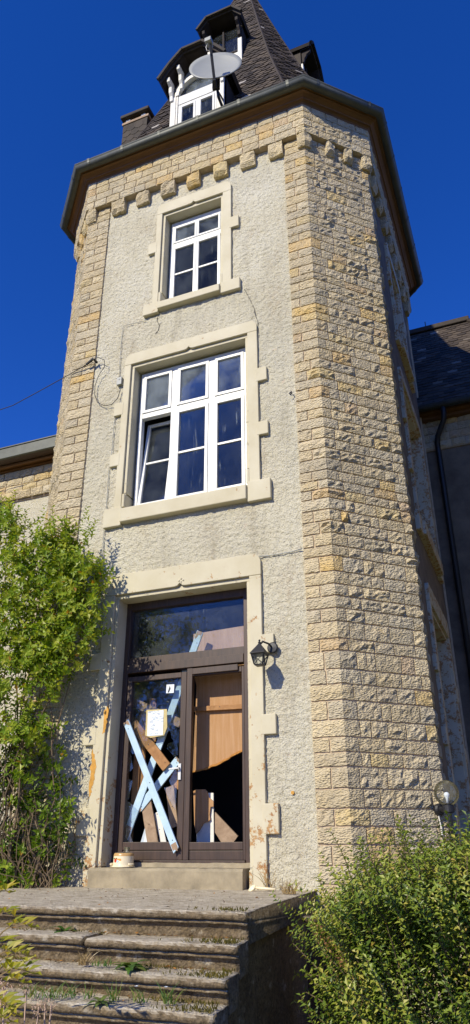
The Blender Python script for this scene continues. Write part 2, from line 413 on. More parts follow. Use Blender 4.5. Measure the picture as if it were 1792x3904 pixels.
for i in range(len(zl)-1):
    z0, z1 = zl[i], zl[i+1]; par = i % 2
    # right: quoin on the front, chamfer, quoin on the side
    js = [U2-RQ]
    if par: js.append(U2-RQ+rnd(.13, .19))
    elif random.random() < .1: js.append(U2-rnd(.1, .16))
    js.append(U2+rnd(.10, .24))
    endc = U3-rnd(.08, .2)
    while endc-js[-1] > .40: js.append(js[-1]+random.choice((rnd(.1, .2), rnd(.2, .3), rnd(.26, .38))))
    if endc-js[-1] > .14: js.append(endc)
    js.append(U3+(.32 if par else .18))
    for a, c in zip(js, js[1:]): stone(a, c, z0, z1)
    # left: chamfer and quoin on the front
    js = [0.0]
    while U1-.2-js[-1] > .36: js.append(js[-1]+rnd(.17, .33))
    js.append(U1-rnd(.08, .2))
    js.append(U1+(LQ if par else rnd(.15, .2)))
    if not par: js.append(U1+LQ)
    for a, c in zip(js, js[1:]): stone(a, c, z0, z1)
for z0, z1 in ((11.215, 11.36), (11.36, 11.5)):       # stones behind the corbels
    for a0_, a1_ in ((0.0, U1+LQ), (U2-RQ, U3+.3)):
        js = [a0_]
        while a1_-js[-1] > .42: js.append(js[-1]+rnd(.18, .32))
        js.append(a1_)
        for a, c in zip(js, js[1:]): stone(a, c, z0, z1)
# corbel band
BOFF = .085
zb = [11.5, 11.665, 11.82, 11.985, 12.15]
for r_ in range(4):
    u = .0 if r_ % 2 else .0
    js = [0.0]
    while js[-1] < U4-.4:
        nxt = js[-1]+rnd(.2, .36)
        for cb in (U1, U2, U3):
            if abs(nxt-cb) < .07: nxt = cb+(.11 if r_ % 2 else -.11)
        js.append(nxt)
    js.append(U4)
    for a, c in zip(js, js[1:]): stone(a, c, zb[r_], zb[r_+1], BOFF, .85, back=-.03)
STONES.sort(key=lambda s: -s[0])
for sc, m, c in STONES[:300]: m.build('stone', M['stone'], tower, origin=c)
rest = MB()
for sc, m, c in STONES[300:]: rest.add(m.v, m.f, 0, m.t[0])
tag(rest.build('stone_masonry', M['stone'], tower), kind='stuff')
mw = MB()
for a, c in ((0, U1), (U1, U1+LQ-.006), (U2-RQ+.006, U2), (U2, U3), (U3, U3+.3), (U4, UB[5]), (UB[5], UB[6]), (UB[6], UB[7]), (UB[7], UB[8]-1e-5)):
    mw.add([PM(a, -.1, .012), PM(c, -.1, .012), PM(c, 12.3, .012), PM(a, 12.3, .012), PM(a, -.1, -.02), PM(c, -.1, -.02), PM(c, 12.3, -.02), PM(a, 12.3, -.02)], [(0, 1, 2, 3), (1, 5, 6, 2), (4, 0, 3, 7)])
mw.build('mortar_bed', M['mortar'], tower)
bb = MB()
for a, c in ((0, U1), (U1, U2), (U2, U3), (U3, U4)):
    bb.hexa([PM(a, 11.506, 0), PM(c, 11.506, 0), PM(c, 12.16, 0), PM(a, 12.16, 0)], [PM(a, 11.506, BOFF+.01), PM(c, 11.506, BOFF+.01), PM(c, 12.16, BOFF+.01), PM(a, 12.16, BOFF+.01)])
bb.build('band_bed', M['mortar'], tower)
# corbels
def corbel(u0, u1):
    m = MB(); z0, z1 = 11.25+rnd(-.012, .012), 11.5; sh_ = (u1-u0)*.06; u0 += sh_; u1 -= sh_
    nu, nz = 5, 5; fr = []
    s1 = rnd(0, 99)
    for j in range(nz):
        for i in range(nu):
            u = u0+(u1-u0)*i/(nu-1); z = z0+(z1-z0)*j/(nz-1)
            e = min(i, nu-1-i, j)
            d = .088+(.016 if e else 0)+.04*n3(u*12+s1, z*14, s1)-(.03 if j == 0 else 0)
            uu = u if not any(abs(u-cb) < .012 for cb in (U1, U2, U3)) else min((U1, U2, U3), key=lambda cb: abs(cb-u))
            fr.append(PM(uu, z, d))
    fs = [(j*nu+i, j*nu+i+1, (j+1)*nu+i+1, (j+1)*nu+i) for j in range(nz-1) for i in range(nu-1)]
    per = [i for i in range(nu)]+[j*nu+nu-1 for j in range(1, nz)]+[(nz-1)*nu+i for i in range(nu-2, -1, -1)]+[j*nu for j in range(nz-2, 0, -1)]
    bk = []
    for q in per:
        j, i = divmod(q, nu); bk.append(PM(u0+(u1-u0)*i/(nu-1), z0+(z1-z0)*j/(nz-1), -.02))
    fs += [(per[a], len(fr)+a, len(fr)+(a+1) % len(per), per[(a+1) % len(per)]) for a in range(len(per))]
    m.add(fr+bk, fs, 0, rnd(.5, .95)); m.build('corbel', M['stone'], tower, origin=PM((u0+u1)/2, z0, .05))
for x0, x1 in ((-5.61, -5.44), (-5.147, -4.86), (-4.682, -4.41), (-4.213, -3.925), (-3.738, -3.483), (-3.263, -3.0), (-2.806, -2.53), (-2.33, -2.07), (-1.86, -1.66)):
    corbel(U1+(x0+5.58), U1+(x1+5.58))
for u in (U2+.34, U2+.66, U2+.98): corbel(u, u+.17)
for u in (.14, .45, .78): corbel(u, u+.18)
for k in range(8): corbel(U3+.28+.45*k, U3+.5+.45*k)

# plaster faces with openings -----------------------------------------
OPEN = [(-4.49, -2.79, 1.2, 4.386), (-4.5, -2.77, 5.5, 7.93), (-4.118, -3.147, 8.9, 10.83)]
def plate(x0, x1, z0, z1, opens, y, step=None, disp=0):
    m = MB()
    xs = sorted({x0, x1}|{o[i] for o in opens for i in (0, 1)}); zs = sorted({z0, z1}|{o[i] for o in opens for i in (2, 3)})
    def refine(a):
        r = []
        for p, q in zip(a, a[1:]):
            n = max(1, int(round((q-p)/step))) if step else 1
            r += [p+(q-p)*i/n for i in range(n)]
        return r+[a[-1]]
    xs, zs = refine(xs), refine(zs)
    idx = {}
    def vid(i, j):
        if (i, j) not in idx:
            x, z = xs[i], zs[j]
            d = disp*(n3(x*17+z*6, z*24, 1)+.9*n3(x*34+z*12, z*46, 5)+.5*n3(x*3, z*3, 9)) if disp else 0
            idx[i, j] = len(m.v); m.v.append(Vector((x, y-d, z)))
        return idx[i, j]
    for i in range(len(xs)-1):
        for j in range(len(zs)-1):
            cx, cz = (xs[i]+xs[i+1])/2, (zs[j]+zs[j+1])/2
            if any(o[0] < cx < o[1] and o[2] < cz < o[3] for o in opens): continue
            m.f.append([vid(i, j), vid(i+1, j), vid(i+1, j+1), vid(i, j+1)]); m.m.append(0); m.t.append(.5)
    return m
def T_right(p):      # the same elements on the shaded right-hand face
    return Vector((CX+(2.685-p[1]), CY+(p[0]-CX), p[2]))
plate(-5.2, -2.085, 1.0, 11.52, OPEN, 0, .0165, .0125).build('front_wall', M['plaster'], tower, smooth=True)
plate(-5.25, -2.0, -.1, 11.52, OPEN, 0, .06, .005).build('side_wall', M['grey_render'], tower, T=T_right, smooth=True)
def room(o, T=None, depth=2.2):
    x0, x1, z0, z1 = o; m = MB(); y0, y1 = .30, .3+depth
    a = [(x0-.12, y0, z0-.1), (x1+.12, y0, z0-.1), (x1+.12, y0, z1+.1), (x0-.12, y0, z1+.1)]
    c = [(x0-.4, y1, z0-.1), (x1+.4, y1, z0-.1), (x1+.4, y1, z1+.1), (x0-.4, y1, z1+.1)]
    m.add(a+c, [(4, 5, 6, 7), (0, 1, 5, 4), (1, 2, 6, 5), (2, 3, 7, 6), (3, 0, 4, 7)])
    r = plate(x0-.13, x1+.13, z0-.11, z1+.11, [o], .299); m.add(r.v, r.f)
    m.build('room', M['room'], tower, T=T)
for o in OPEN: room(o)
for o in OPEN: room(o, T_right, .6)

def rounded_top(x0, x1, z0, z1, r, notch=None):
    p = [(x0, z0)]
    if notch:
        c = (x0+x1)/2
        p += [(c-.07, z0), (c-.03, z0+.008), (c, z0+.04), (c+.03, z0+.008), (c+.07, z0)]
    p += [(x1, z0)]
    p += [(x1-r+r*math.cos(a), z1-r+r*math.sin(a)) for a in [math.pi/2*i/6 for i in range(7)]]
    p += [(x0+r-r*math.sin(a), z1-r+r*math.cos(a)) for a in [math.pi/2*i/6 for i in range(7)]]
    return p
def surround(o, bl, br, top, blocks, mat, T=None, sill=None, name='window_surround'):
    x0, x1, z0, z1 = o; y0, y1 = -.045, .26; R_ = .045
    root = thing(name, T((CX, 0, z0)) if T else ((x0+x1)/2, 0, z0), parent=tower)
    if sill: z0 = sill[1]-.004
    def P(nm, m, bv=.006): m.build(nm, mat, root, T=T, bevel=bv)
    m = MB().prism(rounded_top(x0-bl, x1+br, z1+.05, z1+top, .11, True), y0, y1); P('lintel', m)
    m = MB().box(x0-bl+.02, x1+br-.02, -.006, y1-.004, z1, z1+.048); P('lintel_moulding', m)
    for s, e, inn in ((x0-bl, x0-R_, x0), (x1+R_, x1+br, x1)):
        m = MB().box(s, e, y0, y1, z0, z1+.047); P('jamb', m)
        a, c = (e, inn) if inn == x0 else (inn, s)
        m = MB().box(a+.001, c-.001, -.008, y1-.006, z0+.22, z1-.002); P('jamb_moulding', m)
        m = MB().box(a+.001, c-.001, y0+.004, y1-.006, z0, z0+.2); P('jamb_foot', m, .012)
    for (za, zc, ext) in blocks:
        m = MB().box(x0-bl-ext, x0-bl+.03, y0-.004, .05, za, zc); P('quoin_block', m, .008)
        m = MB().box(x1+br-.03, x1+br+ext, y0-.004, .05, za, zc); P('quoin_block', m, .008)
    if sill:
        a, c = sill
        m = MB().hexa([(x0-.02, .25, a+.02), (x1+.02, .25, a+.02), (x1+.02, .25, c+.03), (x0-.02, .25, c+.03)],
                      [(x0-.02, -.10, a+.03), (x1+.02, -.10, a+.03), (x1+.02, -.10, c-.05), (x0-.02, -.10, c-.05)]); P('sill', m, .012)
        for s, e in ((x0-bl-.14, x0-.022), (x1+.022, x1+br+.14)):
            m = MB().box(s, e, -.062, .1, a, c); P('sill_end', m, .01)
    return root
bigB = [(7.13, 7.34, .125), (6.305, 6.5, .125)]
for T in (None, T_right):
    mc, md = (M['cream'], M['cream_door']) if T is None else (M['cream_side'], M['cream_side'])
    surround(OPEN[0], .19, .19, .315, [(3.52, 3.725, .135), (2.66, 2.865, .135), (1.715, 1.995, .135)], md, T, name='door_surround')
    surround(OPEN[1], .15, .185, .24, bigB, mc, T, (5.385, 5.66))
    surround(OPEN[2], .14, .185, .265, [(10.06, 10.28, .125)], mc, T, (8.815, 9.02))

# windows ---------------------------------------------------------------
def sash(root, x0, x1, z0, z1, y, bars=(), wd=.045, glass='glass', tilt=0):
    """one casement: frame, glazing bars, panes"""
    def tl(p):
        if not tilt: return p
        dz = p[2]-z0; dy = p[1]-y
        return (p[0], y+dy*math.cos(tilt)+dz*math.sin(tilt), z0+dz*math.cos(tilt)-dy*math.sin(tilt))
    T0 = root['_T']; TT = (lambda p: T0(tl(p))) if T0 else tl
    m = MB()
    m.box(x0, x0+wd, y, y+.05, z0, z1); m.box(x1-wd, x1, y, y+.05, z0, z1)
    m.box(x0+wd, x1-wd, y+.001, y+.05, z0, z0+wd); m.box(x0+wd, x1-wd, y+.001, y+.05, z1-wd, z1)
    m.build('casement', M['upvc'], root['_o'], T=TT, bevel=.004)
    zs = [z0+wd]+[q for bz in bars for q in (bz-.014, bz+.014)]+[z1-wd]
    for bz in bars:
        MB().box(x0+wd, x1-wd, y+.012, y+.04, bz-.014, bz+.014).build('glazing_bar', M['upvc'], root['_o'], T=TT)
    for a, c in zip(zs[::2], zs[1::2]):
        MB().box(x0+wd, x1-wd, y+.024, y+.03, a, c).build('pane', M[glass], root['_o'], T=TT)
def big_window(T):
    o = thing('window', T((-3.635, .15, 5.68)) if T else (-3.635, .15, 5.68), parent=tower); r = {'_o': o, '_T': T}
    y = .15; x0, x1, z0, z1 = -4.47, -2.80, 5.66, 7.9
    m = MB()
    m.box(x0, x0+.05, y, y+.08, z0, z1); m.box(x1-.05, x1, y, y+.08, z0, z1)
    m.box(x0+.05, x1-.05, y+.002, y+.08, z0, z0+.06); m.box(x0+.05, x1-.05, y+.002, y+.08, z1-.06, z1)
    m.box(x0+.05, x1-.05, y+.003, y+.08, 7.12, 7.2)
    for c in (-3.915, -3.335): m.box(c-.045, c+.045, y+.001, y+.08, z0+.06, z1-.06)
    m.build('window_frame', M['upvc'], o, T=T, bevel=.004)
    bays = [(-4.42, -3.96), (-3.87, -3.38), (-3.29, -2.85)]
    for i, (a, c) in enumerate(bays):
        sash(r, a+.002, c-.002, 7.202, 7.838, y-.012, glass='glass_dusty')
        sash(r, a+.002, c-.002, 5.722, 7.118, y-.012+(.012 if i == 0 else 0), (6.43,), tilt=R(7) if i == 0 else 0)
def small_window(T):
    o = thing('window', T((-3.63, .15, 9.02)) if T else (-3.63, .15, 9.02), parent=tower); r = {'_o': o, '_T': T}
    y = .15; x0, x1, z0, z1 = -4.09, -3.17, 9.0, 10.8
    m = MB()
    m.box(x0, x0+.05, y, y+.08, z0, z1); m.box(x1-.05, x1, y, y+.08, z0, z1)
    m.box(x0+.05, x1-.05, y+.002, y+.08, z0, z0+.09); m.box(x0+.05, x1-.05, y+.002, y+.08, z1-.1, z1)
    m.box(x0+.05, x1-.05, y+.003, y+.08, 10.25, 10.34); m.box(-3.65, -3.61, y+.001, y+.08, 10.34, 10.7)
    m.build('window_frame', M['upvc'], o, T=T, bevel=.004)
    for a, c in ((-4.038, -3.632), (-3.628, -3.222)):
        sash(r, a, c, 10.342, 10.698, y-.008, wd=.035, glass='glass_dusty')
        sash(r, a, c, 9.092, 10.248, y-.012, (9.68,), wd=.042)
big_window(None); small_window(None); big_window(T_right); small_window(T_right)

# door ------------------------------------------------------------------
D3 = zoom(400, 2560, 3.2833); E4 = zoom(680, 2500, 2.955); B2 = zoom(300, 2050, 1.3133); B3 = zoom(300, 2600, 1.3133)
dr = thing('entrance_door', (-3.64, .22, 1.41), parent=tower)
yd = .2
def dp(nm, m, mat='doorwood', bv=.005): return m.build(nm, M[mat], dr, bevel=bv)
m = MB(); m.box(-4.53, -4.43, yd, yd+.1, 1.42, 4.4); m.box(-2.915, -2.76, yd, yd+.1, 1.42, 4.4)
m.box(-4.43, -2.915, yd+.002, yd+.1, 4.29, 4.4); m.box(-4.43, -2.915, yd-.012, yd+.1, 3.5, 3.6); m.box(-4.43, -2.915, yd+.014, yd+.1, 3.6, 3.69)
m.box(-4.43, -2.915, yd-.02, yd+.1, 1.425, 1.478); dp('door_frame', m)
m = MB(); m.box(-4.43, -2.915, yd+.05, yd+.056, 3.69, 4.29); dp('transom_pane', m, 'glass_transom', 0)
# left leaf
m = MB(); m.box(-4.428, -4.368, yd+.012, yd+.07, 1.48, 3.46); m.box(-3.71, -3.638, yd+.012, yd+.07, 1.48, 3.46)
m.box(-4.368, -3.71, yd+.014, yd+.07, 3.40, 3.46); m.box(-4.368, -3.71, yd+.014, yd+.07, 1.575, 1.655); m.box(-4.368, -3.71, yd+.02, yd+.07, 1.48, 1.57)
dp('door_leaf', m)
# right leaf with the cover strip
m = MB(); m.box(-3.632, -3.562, yd+.004, yd+.07, 1.48, 3.498); m.box(-2.95, -2.918, yd+.012, yd+.07, 1.48, 3.46)
m.box(-3.562, -2.95, yd+.014, yd+.07, 3.40, 3.46); m.box(-3.562, -2.95, yd+.014, yd+.07, 1.575, 1.65); m.box(-3.562, -2.95, yd+.02, yd+.07, 1.48, 1.57)
dp('door_leaf', m)
m = MB().box(-3.56, -2.985, yd-.012, yd+.01, 3.415, 3.485); dp('closer_rail', m)
hd = MB(); hp = D3(925, 1210, yd-.02)
hd.box(hp.x-.018, hp.x+.018, yd-.006, yd+.01, hp.z-.12, hp.z+.05); hd.bar((hp.x, yd-.04, hp.z), (hp.x-.11, yd-.045, hp.z-.008), .018, .016); hd.bar((hp.x, yd+.01, hp.z), (hp.x, yd-.045, hp.z), .02, .02, (0, 0, 1))
dp('door_handle', hd, 'upvc', .003)
def shard(pts, y=yd+.045):
    P = [D3(a, c, y) for a, c in pts]
    m = MB().hexa([(p.x, y+.004, p.z) for p in P], [(p.x, y, p.z) for p in P]); return m.build('glass_pane', M['glass_door'], dr)
shard([(330, 90), (330, 600), (300, 950), (330, 1010), (345, 1040), (560, 900), (640, 840), (700, 830), (820, 735), (945, 700), (950, 90)][::-1])
shard([(300, 960), (270, 1300), (350, 1210), (330, 1060)])
shard([(268, 1320), (235, 1640), (300, 1590), (345, 1370)])
shard([(230, 1640), (185, 2140), (350, 2140), (320, 2060), (395, 1720), (300, 1630)])
shard([(930, 720), (820, 735), (830, 830), (870, 870), (790, 900), (775, 960), (860, 1060), (915, 1040)])
shard([(905, 1180), (800, 1370), (830, 1440), (740, 1450), (780, 1560), (880, 1740), (895, 1500)])
C3 = zoom(0, 2500, 2.364)
for pts in ([(978, 440), (938, 505), (925, 700), (940, 690), (962, 590), (972, 520)], [(835, 845), (812, 1050), (795, 1300), (822, 1225), (850, 1130), (862, 1010), (845, 900)], [(690, 1470), (672, 1620), (715, 1620), (735, 1560), (710, 1490)]):
    big_ = []
    for (a, c), (a2, c2) in zip(pts, pts[1:]+pts[:1]):
        for k in range(5): big_.append((a+(a2-a)*k/5+rnd(-9, 9), c+(c2-c)*k/5+rnd(-9, 9)))
    q = [C3(a, c, -.0475) for a, c in big_]; m = MB(); m.hexa([(p.x, -.04, p.z) for p in q], [(p.x, -.0475, p.z) for p in q]); m.build('bare_patch', M['ochre'], tower)
q = B2(512, 215, -.05); m = MB()
for dx, dz, r_ in ((0, .028, .016), (-.028, .005, .016), (.028, .005, .016), (0, -.012, .012), (0, -.035, .009)): m.lathe([(0, .012), (r_*.6, .009), (r_, 0)], (q.x+dx, -.044, q.z+dz), (0, -1, 0), 10)
m.build('lintel_flower', M['cream_door'], tower)
sdr = thing('side_door', T_right((-3.64, .2, 1.2)), parent=tower)
m = MB(); m.box(-4.53, -4.43, .2, .3, 1.2, 4.4); m.box(-2.915, -2.76, .2, .3, 1.2, 4.4); m.box(-4.43, -2.915, .202, .3, 4.29, 4.4); m.box(-4.43, -2.915, .19, .3, 3.5, 3.69); m.box(-3.70, -3.58, .195, .3, 1.2, 3.5); m.box(-4.43, -3.7, .202, .3, 1.2, 1.7); m.box(-3.58, -2.915, .202, .3, 1.2, 1.7)
m.build('door_frame', M['doorwood'], sdr, T=T_right, bevel=.005)
for a_, c_, z0_, z1_ in ((-4.43, -3.7, 1.7, 3.5), (-3.58, -2.915, 1.7, 3.5), (-4.43, -2.915, 3.69, 4.29)): MB().box(a_, c_, .25, .256, z0_, z1_).build('pane', M['glass_transom'], sdr, T=T_right)
# threshold ----------------------------------------------------------------
th = MB(); nx = 40
prof = [(.3, 1.1), (-.13, 1.1), (-.13, 1.385), (-.115, 1.41), (.12, 1.415), (.125, 1.455), (.3, 1.46)]
vs = [(-4.56+(1.74)*i/nx, y+.006*n3(i*.7, y*20, z*20), z+.006*n3(i*.7, y*20+9, z*20)) for i in range(nx+1) for y, z in prof]
n_ = len(prof)
th.add(vs, [(i*n_+k, (i+1)*n_+k, (i+1)*n_+k+1, i*n_+k+1)[::-1] for i in range(nx) for k in range(n_-1)]+[tuple(range(n_)), tuple(range(nx*n_, nx*n_+n_))[::-1]])
th.build('threshold', M['thresh'], tower)

# cornice, gutter ------------------------------------------------------------
def sweep(prof, i0=0, i1=8, closed=True):
    m = MB(); n = len(prof); vs = []
    for i in range(i0, i1+1):
        mi = mitre(i % 8)
        for d, z in prof:
            p = K[i % 8]+mi*d; vs.append((p.x, p.y, z))
    m.add(vs, [(i*n+k, (i+1)*n+k, (i+1)*n+k+1, i*n+k+1) for i in range(i1-i0) for k in range(n-1)])
    return m
sweep([(.02, 12.13), (.115, 12.13), (.125, 12.155), (.15, 12.175), (.175, 12.18), (.18, 12.2), (.2, 12.215), (.23, 12.235), (.265, 12.24), (.27, 12.27), (.29, 12.275), (.29, 12.36), (.02, 12.36)]).build('cornice', M['cornice'], tower)
gc, gzc, gr = .335, 12.325, .072
prof = [(gc+gr*math.cos(a), gzc-gr*math.sin(a)) for a in [math.pi*(1-i/12) for i in range(13)]]
prof = [(gc-gr, gzc+.02)]+prof+[(gc+gr, gzc+.012), (gc+gr+.012, gzc+.022), (gc+gr+.014, gzc+.034), (gc+gr, gzc+.038), (gc+gr-.01, gzc+.03)]+[(gc+(gr-.006)*math.cos(a), gzc-(gr-.006)*math.sin(a)) for a in [math.pi*i/8 for i in range(9)]]
gut = sweep(prof).build('gutter', M['zinc'], tower, smooth=True)
for i in range(8):
    L = UB[i+1]-UB[i]; ks = [.08, L-.08] if L < 2 else [.1, L*.2, L*.385, L*.57, L*.76, L-.1]
    for u in ks:
        d, n = seg_n(i)
        m = MB(); pr = [(gc+(gr+.006)*math.cos(a), gzc-(gr+.006)*math.sin(a)) for a in [math.pi*k/8 for k in range(9)]]
        pr = [(gc+gr+.02, gzc+.04)]+pr
        ring = lambda du: [(lambda q: (q.x, q.y, z))(K[i]+d*(u+du)+n*dd) for dd, z in pr]
        a = ring(-.022); c = ring(.022); nn = len(pr)
        m.add(a+c, [(k, k+1, nn+k+1, nn+k) for k in range(nn-1)])
        p = K[i]+d*u+n*gc
        m.build('gutter_joint', M['zinc'], gut, origin=(p.x, p.y, gzc))

# roof ---------------------------------------------------------------------------
GP = [K[i]+mitre(i)*.31 for i in range(8)]
RPROF = [(1.0, 12.37), (.955, 12.52), (.9, 12.75), (.82, 13.2), (.727, 13.78), (.62, 14.8), (.51, 15.87), (.34, 17.8), (.146, 20.08), (.0, 21.8)]
C0 = Vector((CX, CY, 0))
def rp(i, t, z): p = C0+(GP[i % 8]-C0)*t; return Vector((p.x, p.y, z))
m = MB(); vs = [rp(i, t, z) for t, z in RPROF for i in range(8)]
m.add(vs, [(j*8+i, j*8+(i+1) % 8, (j+1)*8+(i+1) % 8, (j+1)*8+i) for j in range(len(RPROF)-1) for i in range(8)], 0, .3)
roof = m.build('roof', M['slate'], tower)
def zt(t):
    for (a, za), (c, zc) in zip(RPROF, RPROF[1:]):
        if c <= t <= a: return za+(zc-za)*(a-t)/(a-c)
    return 21.8
SL = []
for i in (0, 1, 2, 3, 7):
    t = 1.0; row = 0
    mid = lambda t_: (rp(i, t_, zt(t_))+rp(i+1, t_, zt(t_)))/2
    while t > .03:
        t2 = t
        while t2 > 0 and (mid(t2)-mid(t)).length < .118: t2 -= .002
        t3 = max(0, t2-(t-t2)*.6)
        a0, a1 = rp(i, t, zt(t)), rp(i+1, t, zt(t)); b0, b1 = rp(i, t3, zt(t3)), rp(i+1, t3, zt(t3))
        sl_ = ((b0+b1)/2-(a0+a1)/2).normalized(); al = (a1-a0).normalized(); n = al.cross(sl_).normalized()
        if n.z < 0: n = -n
        W_ = (a1-a0).length; cnt = max(1, int(W_/.17)); off = .5 if row % 2 else 0
        for k in range(-1, cnt+1):
            s0 = max(0, (k+off)/cnt); s1 = min(1, (k+1+off)/cnt)
            if s1-s0 < .02: continue
            lf = rnd(.018, .034); A = a0.lerp(a1, s0)+n*lf; B = a0.lerp(a1, s1)+n*lf
            Cc = b0.lerp(b1, s1)+n*.004; D = b0.lerp(b1, s0)+n*.004
            mm_ = (A+B)/2-sl_*.022; A2 = A+sl_*.03; B2_ = B+sl_*.03
            jit = al*rnd(-.008, .008)
            vv = [A2, mm_+al*(-.25*(s1-s0)*W_)+jit+sl_*.006, mm_+al*(.25*(s1-s0)*W_)+jit+sl_*.006, B2_, Cc, D]
            lo = [p-n*.012 for p in vv[:4]]
            sm = MB(); tt = random.random(); tt = tt*.9 if random.random() < .975 else 1.0
            sm.add(vv+lo, [(0, 1, 2, 3, 4, 5), (0, 6, 7, 1), (1, 7, 8, 2), (2, 8, 9, 3)], 0, tt)
            c = (A+B+Cc+D)/4; v = c-EYE
            SL.append((max(0, -v.normalized().dot(n))/v.length**2*(s1-s0)*W_, sm, c))
        t = t2; row += 1
        if t2 <= 0: break
SL.sort(key=lambda s: -s[0])
for sc, sm, c in SL[:300]: sm.build('slate', M['slate'], roof, origin=c)
rest = MB()
for sc, sm, c in SL[300:]: rest.add(sm.v, sm.f, 0, sm.t[0])
tag(rest.build('slate_courses', M['slate'], roof), kind='stuff')
# hip caps
for i in (1, 2, 3):
    m = MB(); m.tube([rp(i, t, zt(t)+.015) for t in (.99, .955, .9, .82, .727, .62, .51, .34, .146, .03)], .028, 6, tint=.35); m.build('hip_edge', M['slate'], roof)

# dormers -------------------------------------------------------------------------
def TR(ang):
    ca, sa = math.cos(ang), math.sin(ang)
    return lambda p: Vector((CX+p[0]*ca-p[1]*sa, CY+p[0]*sa+p[1]*ca, p[2]))
def arch_ring(cx, cz, r0, r1, y0, y1, n=16):
    m = MB()
    for i in range(n):
        a, c = math.pi*i/n, math.pi*(i+1)/n
        pt = lambda r, q: (cx+r*math.cos(q), cz+r*math.sin(q))
        m.prism([pt(r0, a), pt(r1, a), pt(r1, c), pt(r0, c)], y0, y1)
    return m
def dormer(T, yf, yh, yb, hw, zb_, sect, big):
    zf = zb_
    o = thing('dormer', T((0, yf, zb_)), parent=tower)
    def P(nm, m, mat, bv=.006): return m.build(nm, M[mat], o, T=T, bevel=bv)
    # hood: a folded slate roof running back into the spire, open underneath
    up = sect; lo = [(x*.93, z-.055) for x, z in sect]
    m = MB(); n = len(up)
    for i in range(n-1):
        m.hexa([(up[i][0], yh, up[i][1]), (up[i+1][0], yh, up[i+1][1]), (up[i+1][0], yb, up[i+1][1]+.0), (up[i][0], yb, up[i][1])],
               [(lo[i][0], yh+.03, lo[i][1]), (lo[i+1][0], yh+.03, lo[i+1][1]), (lo[i+1][0], yb, lo[i+1][1]), (lo[i][0], yb, lo[i][1])], 0, .25)
    P('hood', m, 'slate', 0)
    m = MB()
    for i in range(n-1):
        a, c = Vector((up[i][0]*.99, yh-.02, up[i][1]-.005)), Vector((up[i+1][0]*.99, yh-.02, up[i+1][1]-.005))
        m.bar(a, c, .05, .05, tint=.1)
    P('hood_edge', m, 'slate', 0)
    # soffit boards
    m = MB(); l2 = [(x*.9, z-.075) for x, z in sect]
    for i in range(n-1):
        m.add([(l2[i][0], yh+.06, l2[i][1]), (l2[i+1][0], yh+.06, l2[i+1][1]), (l2[i+1][0], yb, l2[i+1][1]), (l2[i][0], yb, l2[i][1])], [(0, 1, 2, 3)])
    P('soffit', m, 'soffit', 0)
    # cheeks and back wall
    ze = sect[0][1]
    for s in (-1, 1): P('cheek', MB().box(min(s*hw, s*(hw-.05)), max(s*hw, s*(hw-.05)), yf+.02, yb, zb_-.6, ze+.05, 0, .3), 'slate', 0)
    inner = [(x*.88, z-.09) for x, z in sect]
    m = MB(); m.prism([(-hw+.05, zb_-.5), (hw-.05, zb_-.5), (hw-.05, ze)]+[q for q in inner[::-1]]+[(-hw+.05, ze)], yf+.16, yf+.3); P('back_panel', m, 'room', 0)
    if big:
        P('post', MB().box(-hw, -hw+.105, yf-.02, yf+.1, zb_-.4, 13.94), 'white_wood'); P('post', MB().box(hw-.105, hw, yf-.02, yf+.1, zb_-.4, 13.94), 'white_wood')
        m = MB(); m.box(-hw+.106, -hw+.14, yf-.005, yf+.1, zb_-.4, 13.94); m.box(hw-.14, hw-.106, yf-.005, yf+.1, zb_-.4, 13.94); P('moulding', m, 'white_wood')
        P('arch', arch_ring(0, 13.94, .37, .45, yf-.02, yf+.1), 'white_wood', 0)
        m = MB(); m.box(-.378, .378, yf+.005, yf+.09, 13.70, 13.925); P('transom_board', m, 'upvc')
        m = MB(); m.prism([(.37*math.cos(math.pi*i/16), 13.93+.37*math.sin(math.pi*i/16)) for i in range(17)], yf+.05, yf+.056); P('fanlight_pane', m, 'glass_dusty', 0)
        m = MB(); m.box(-.378, -.34, yf+.01, yf+.09, 12.9, 13.69); m.box(.34, .378, yf+.01, yf+.09, 12.9, 13.69); m.box(-.34, .34, yf+.012, yf+.09, 13.64, 13.69); m.box(-.03, .03, yf+.006, yf+.09, 12.9, 13.64)
        P('window_frame', m, 'upvc')
        for a, c in ((-.338, -.032), (.032, .338)):
            m = MB(); m.box(a, a+.04, yf, yf+.06, 12.95, 13.638); m.box(c-.04, c, yf, yf+.06, 12.95, 13.638); m.box(a+.04, c-.04, yf+.001, yf+.06, 13.598, 13.638); m.box(a+.04, c-.04, yf+.001, yf+.06, 12.95, 13.02); P('casement', m, 'upvc', .003)
            m = MB(); m.box(a+.04, c-.04, yf+.03, yf+.036, 13.02, 13.598); P('pane', m, 'glass', 0)
        m = MB(); m.prism([(-hw, 13.93), (-.45, 13.93)]+[(.45*math.cos(math.pi-math.pi*i/12), 13.94+.45*math.sin(math.pi*i/12)) for i in range(1, 7)]+[(0, 14.66), (-.2, 14.65), (-.4, 14.42), (-hw, 14.25)], yf+.06, yf+.1)
        m.prism([(0, 14.66)]+[(.45*math.cos(math.pi/2-math.pi*i/12), 13.94+.45*math.sin(math.pi/2-math.pi*i/12)) for i in range(0, 6)]+[(.45, 13.93), (hw, 13.93), (hw, 14.25), (.4, 14.42), (.2, 14.65)], yf+.06, yf+.1)
        P('spandrel', m, 'dish', 0)
        br = [(-.50, 14.28), (-.31, 14.53), (.31, 14.53), (.50, 14.28)]; bh = .5
    else:
        P('post', MB().box(-hw, -hw+.09, yf-.02, yf+.08, zb_-.35, zb_+.62), 'white_wood'); P('post', MB().box(hw-.09, hw, yf-.02, yf+.08, zb_-.35, zb_+.62), 'white_wood')
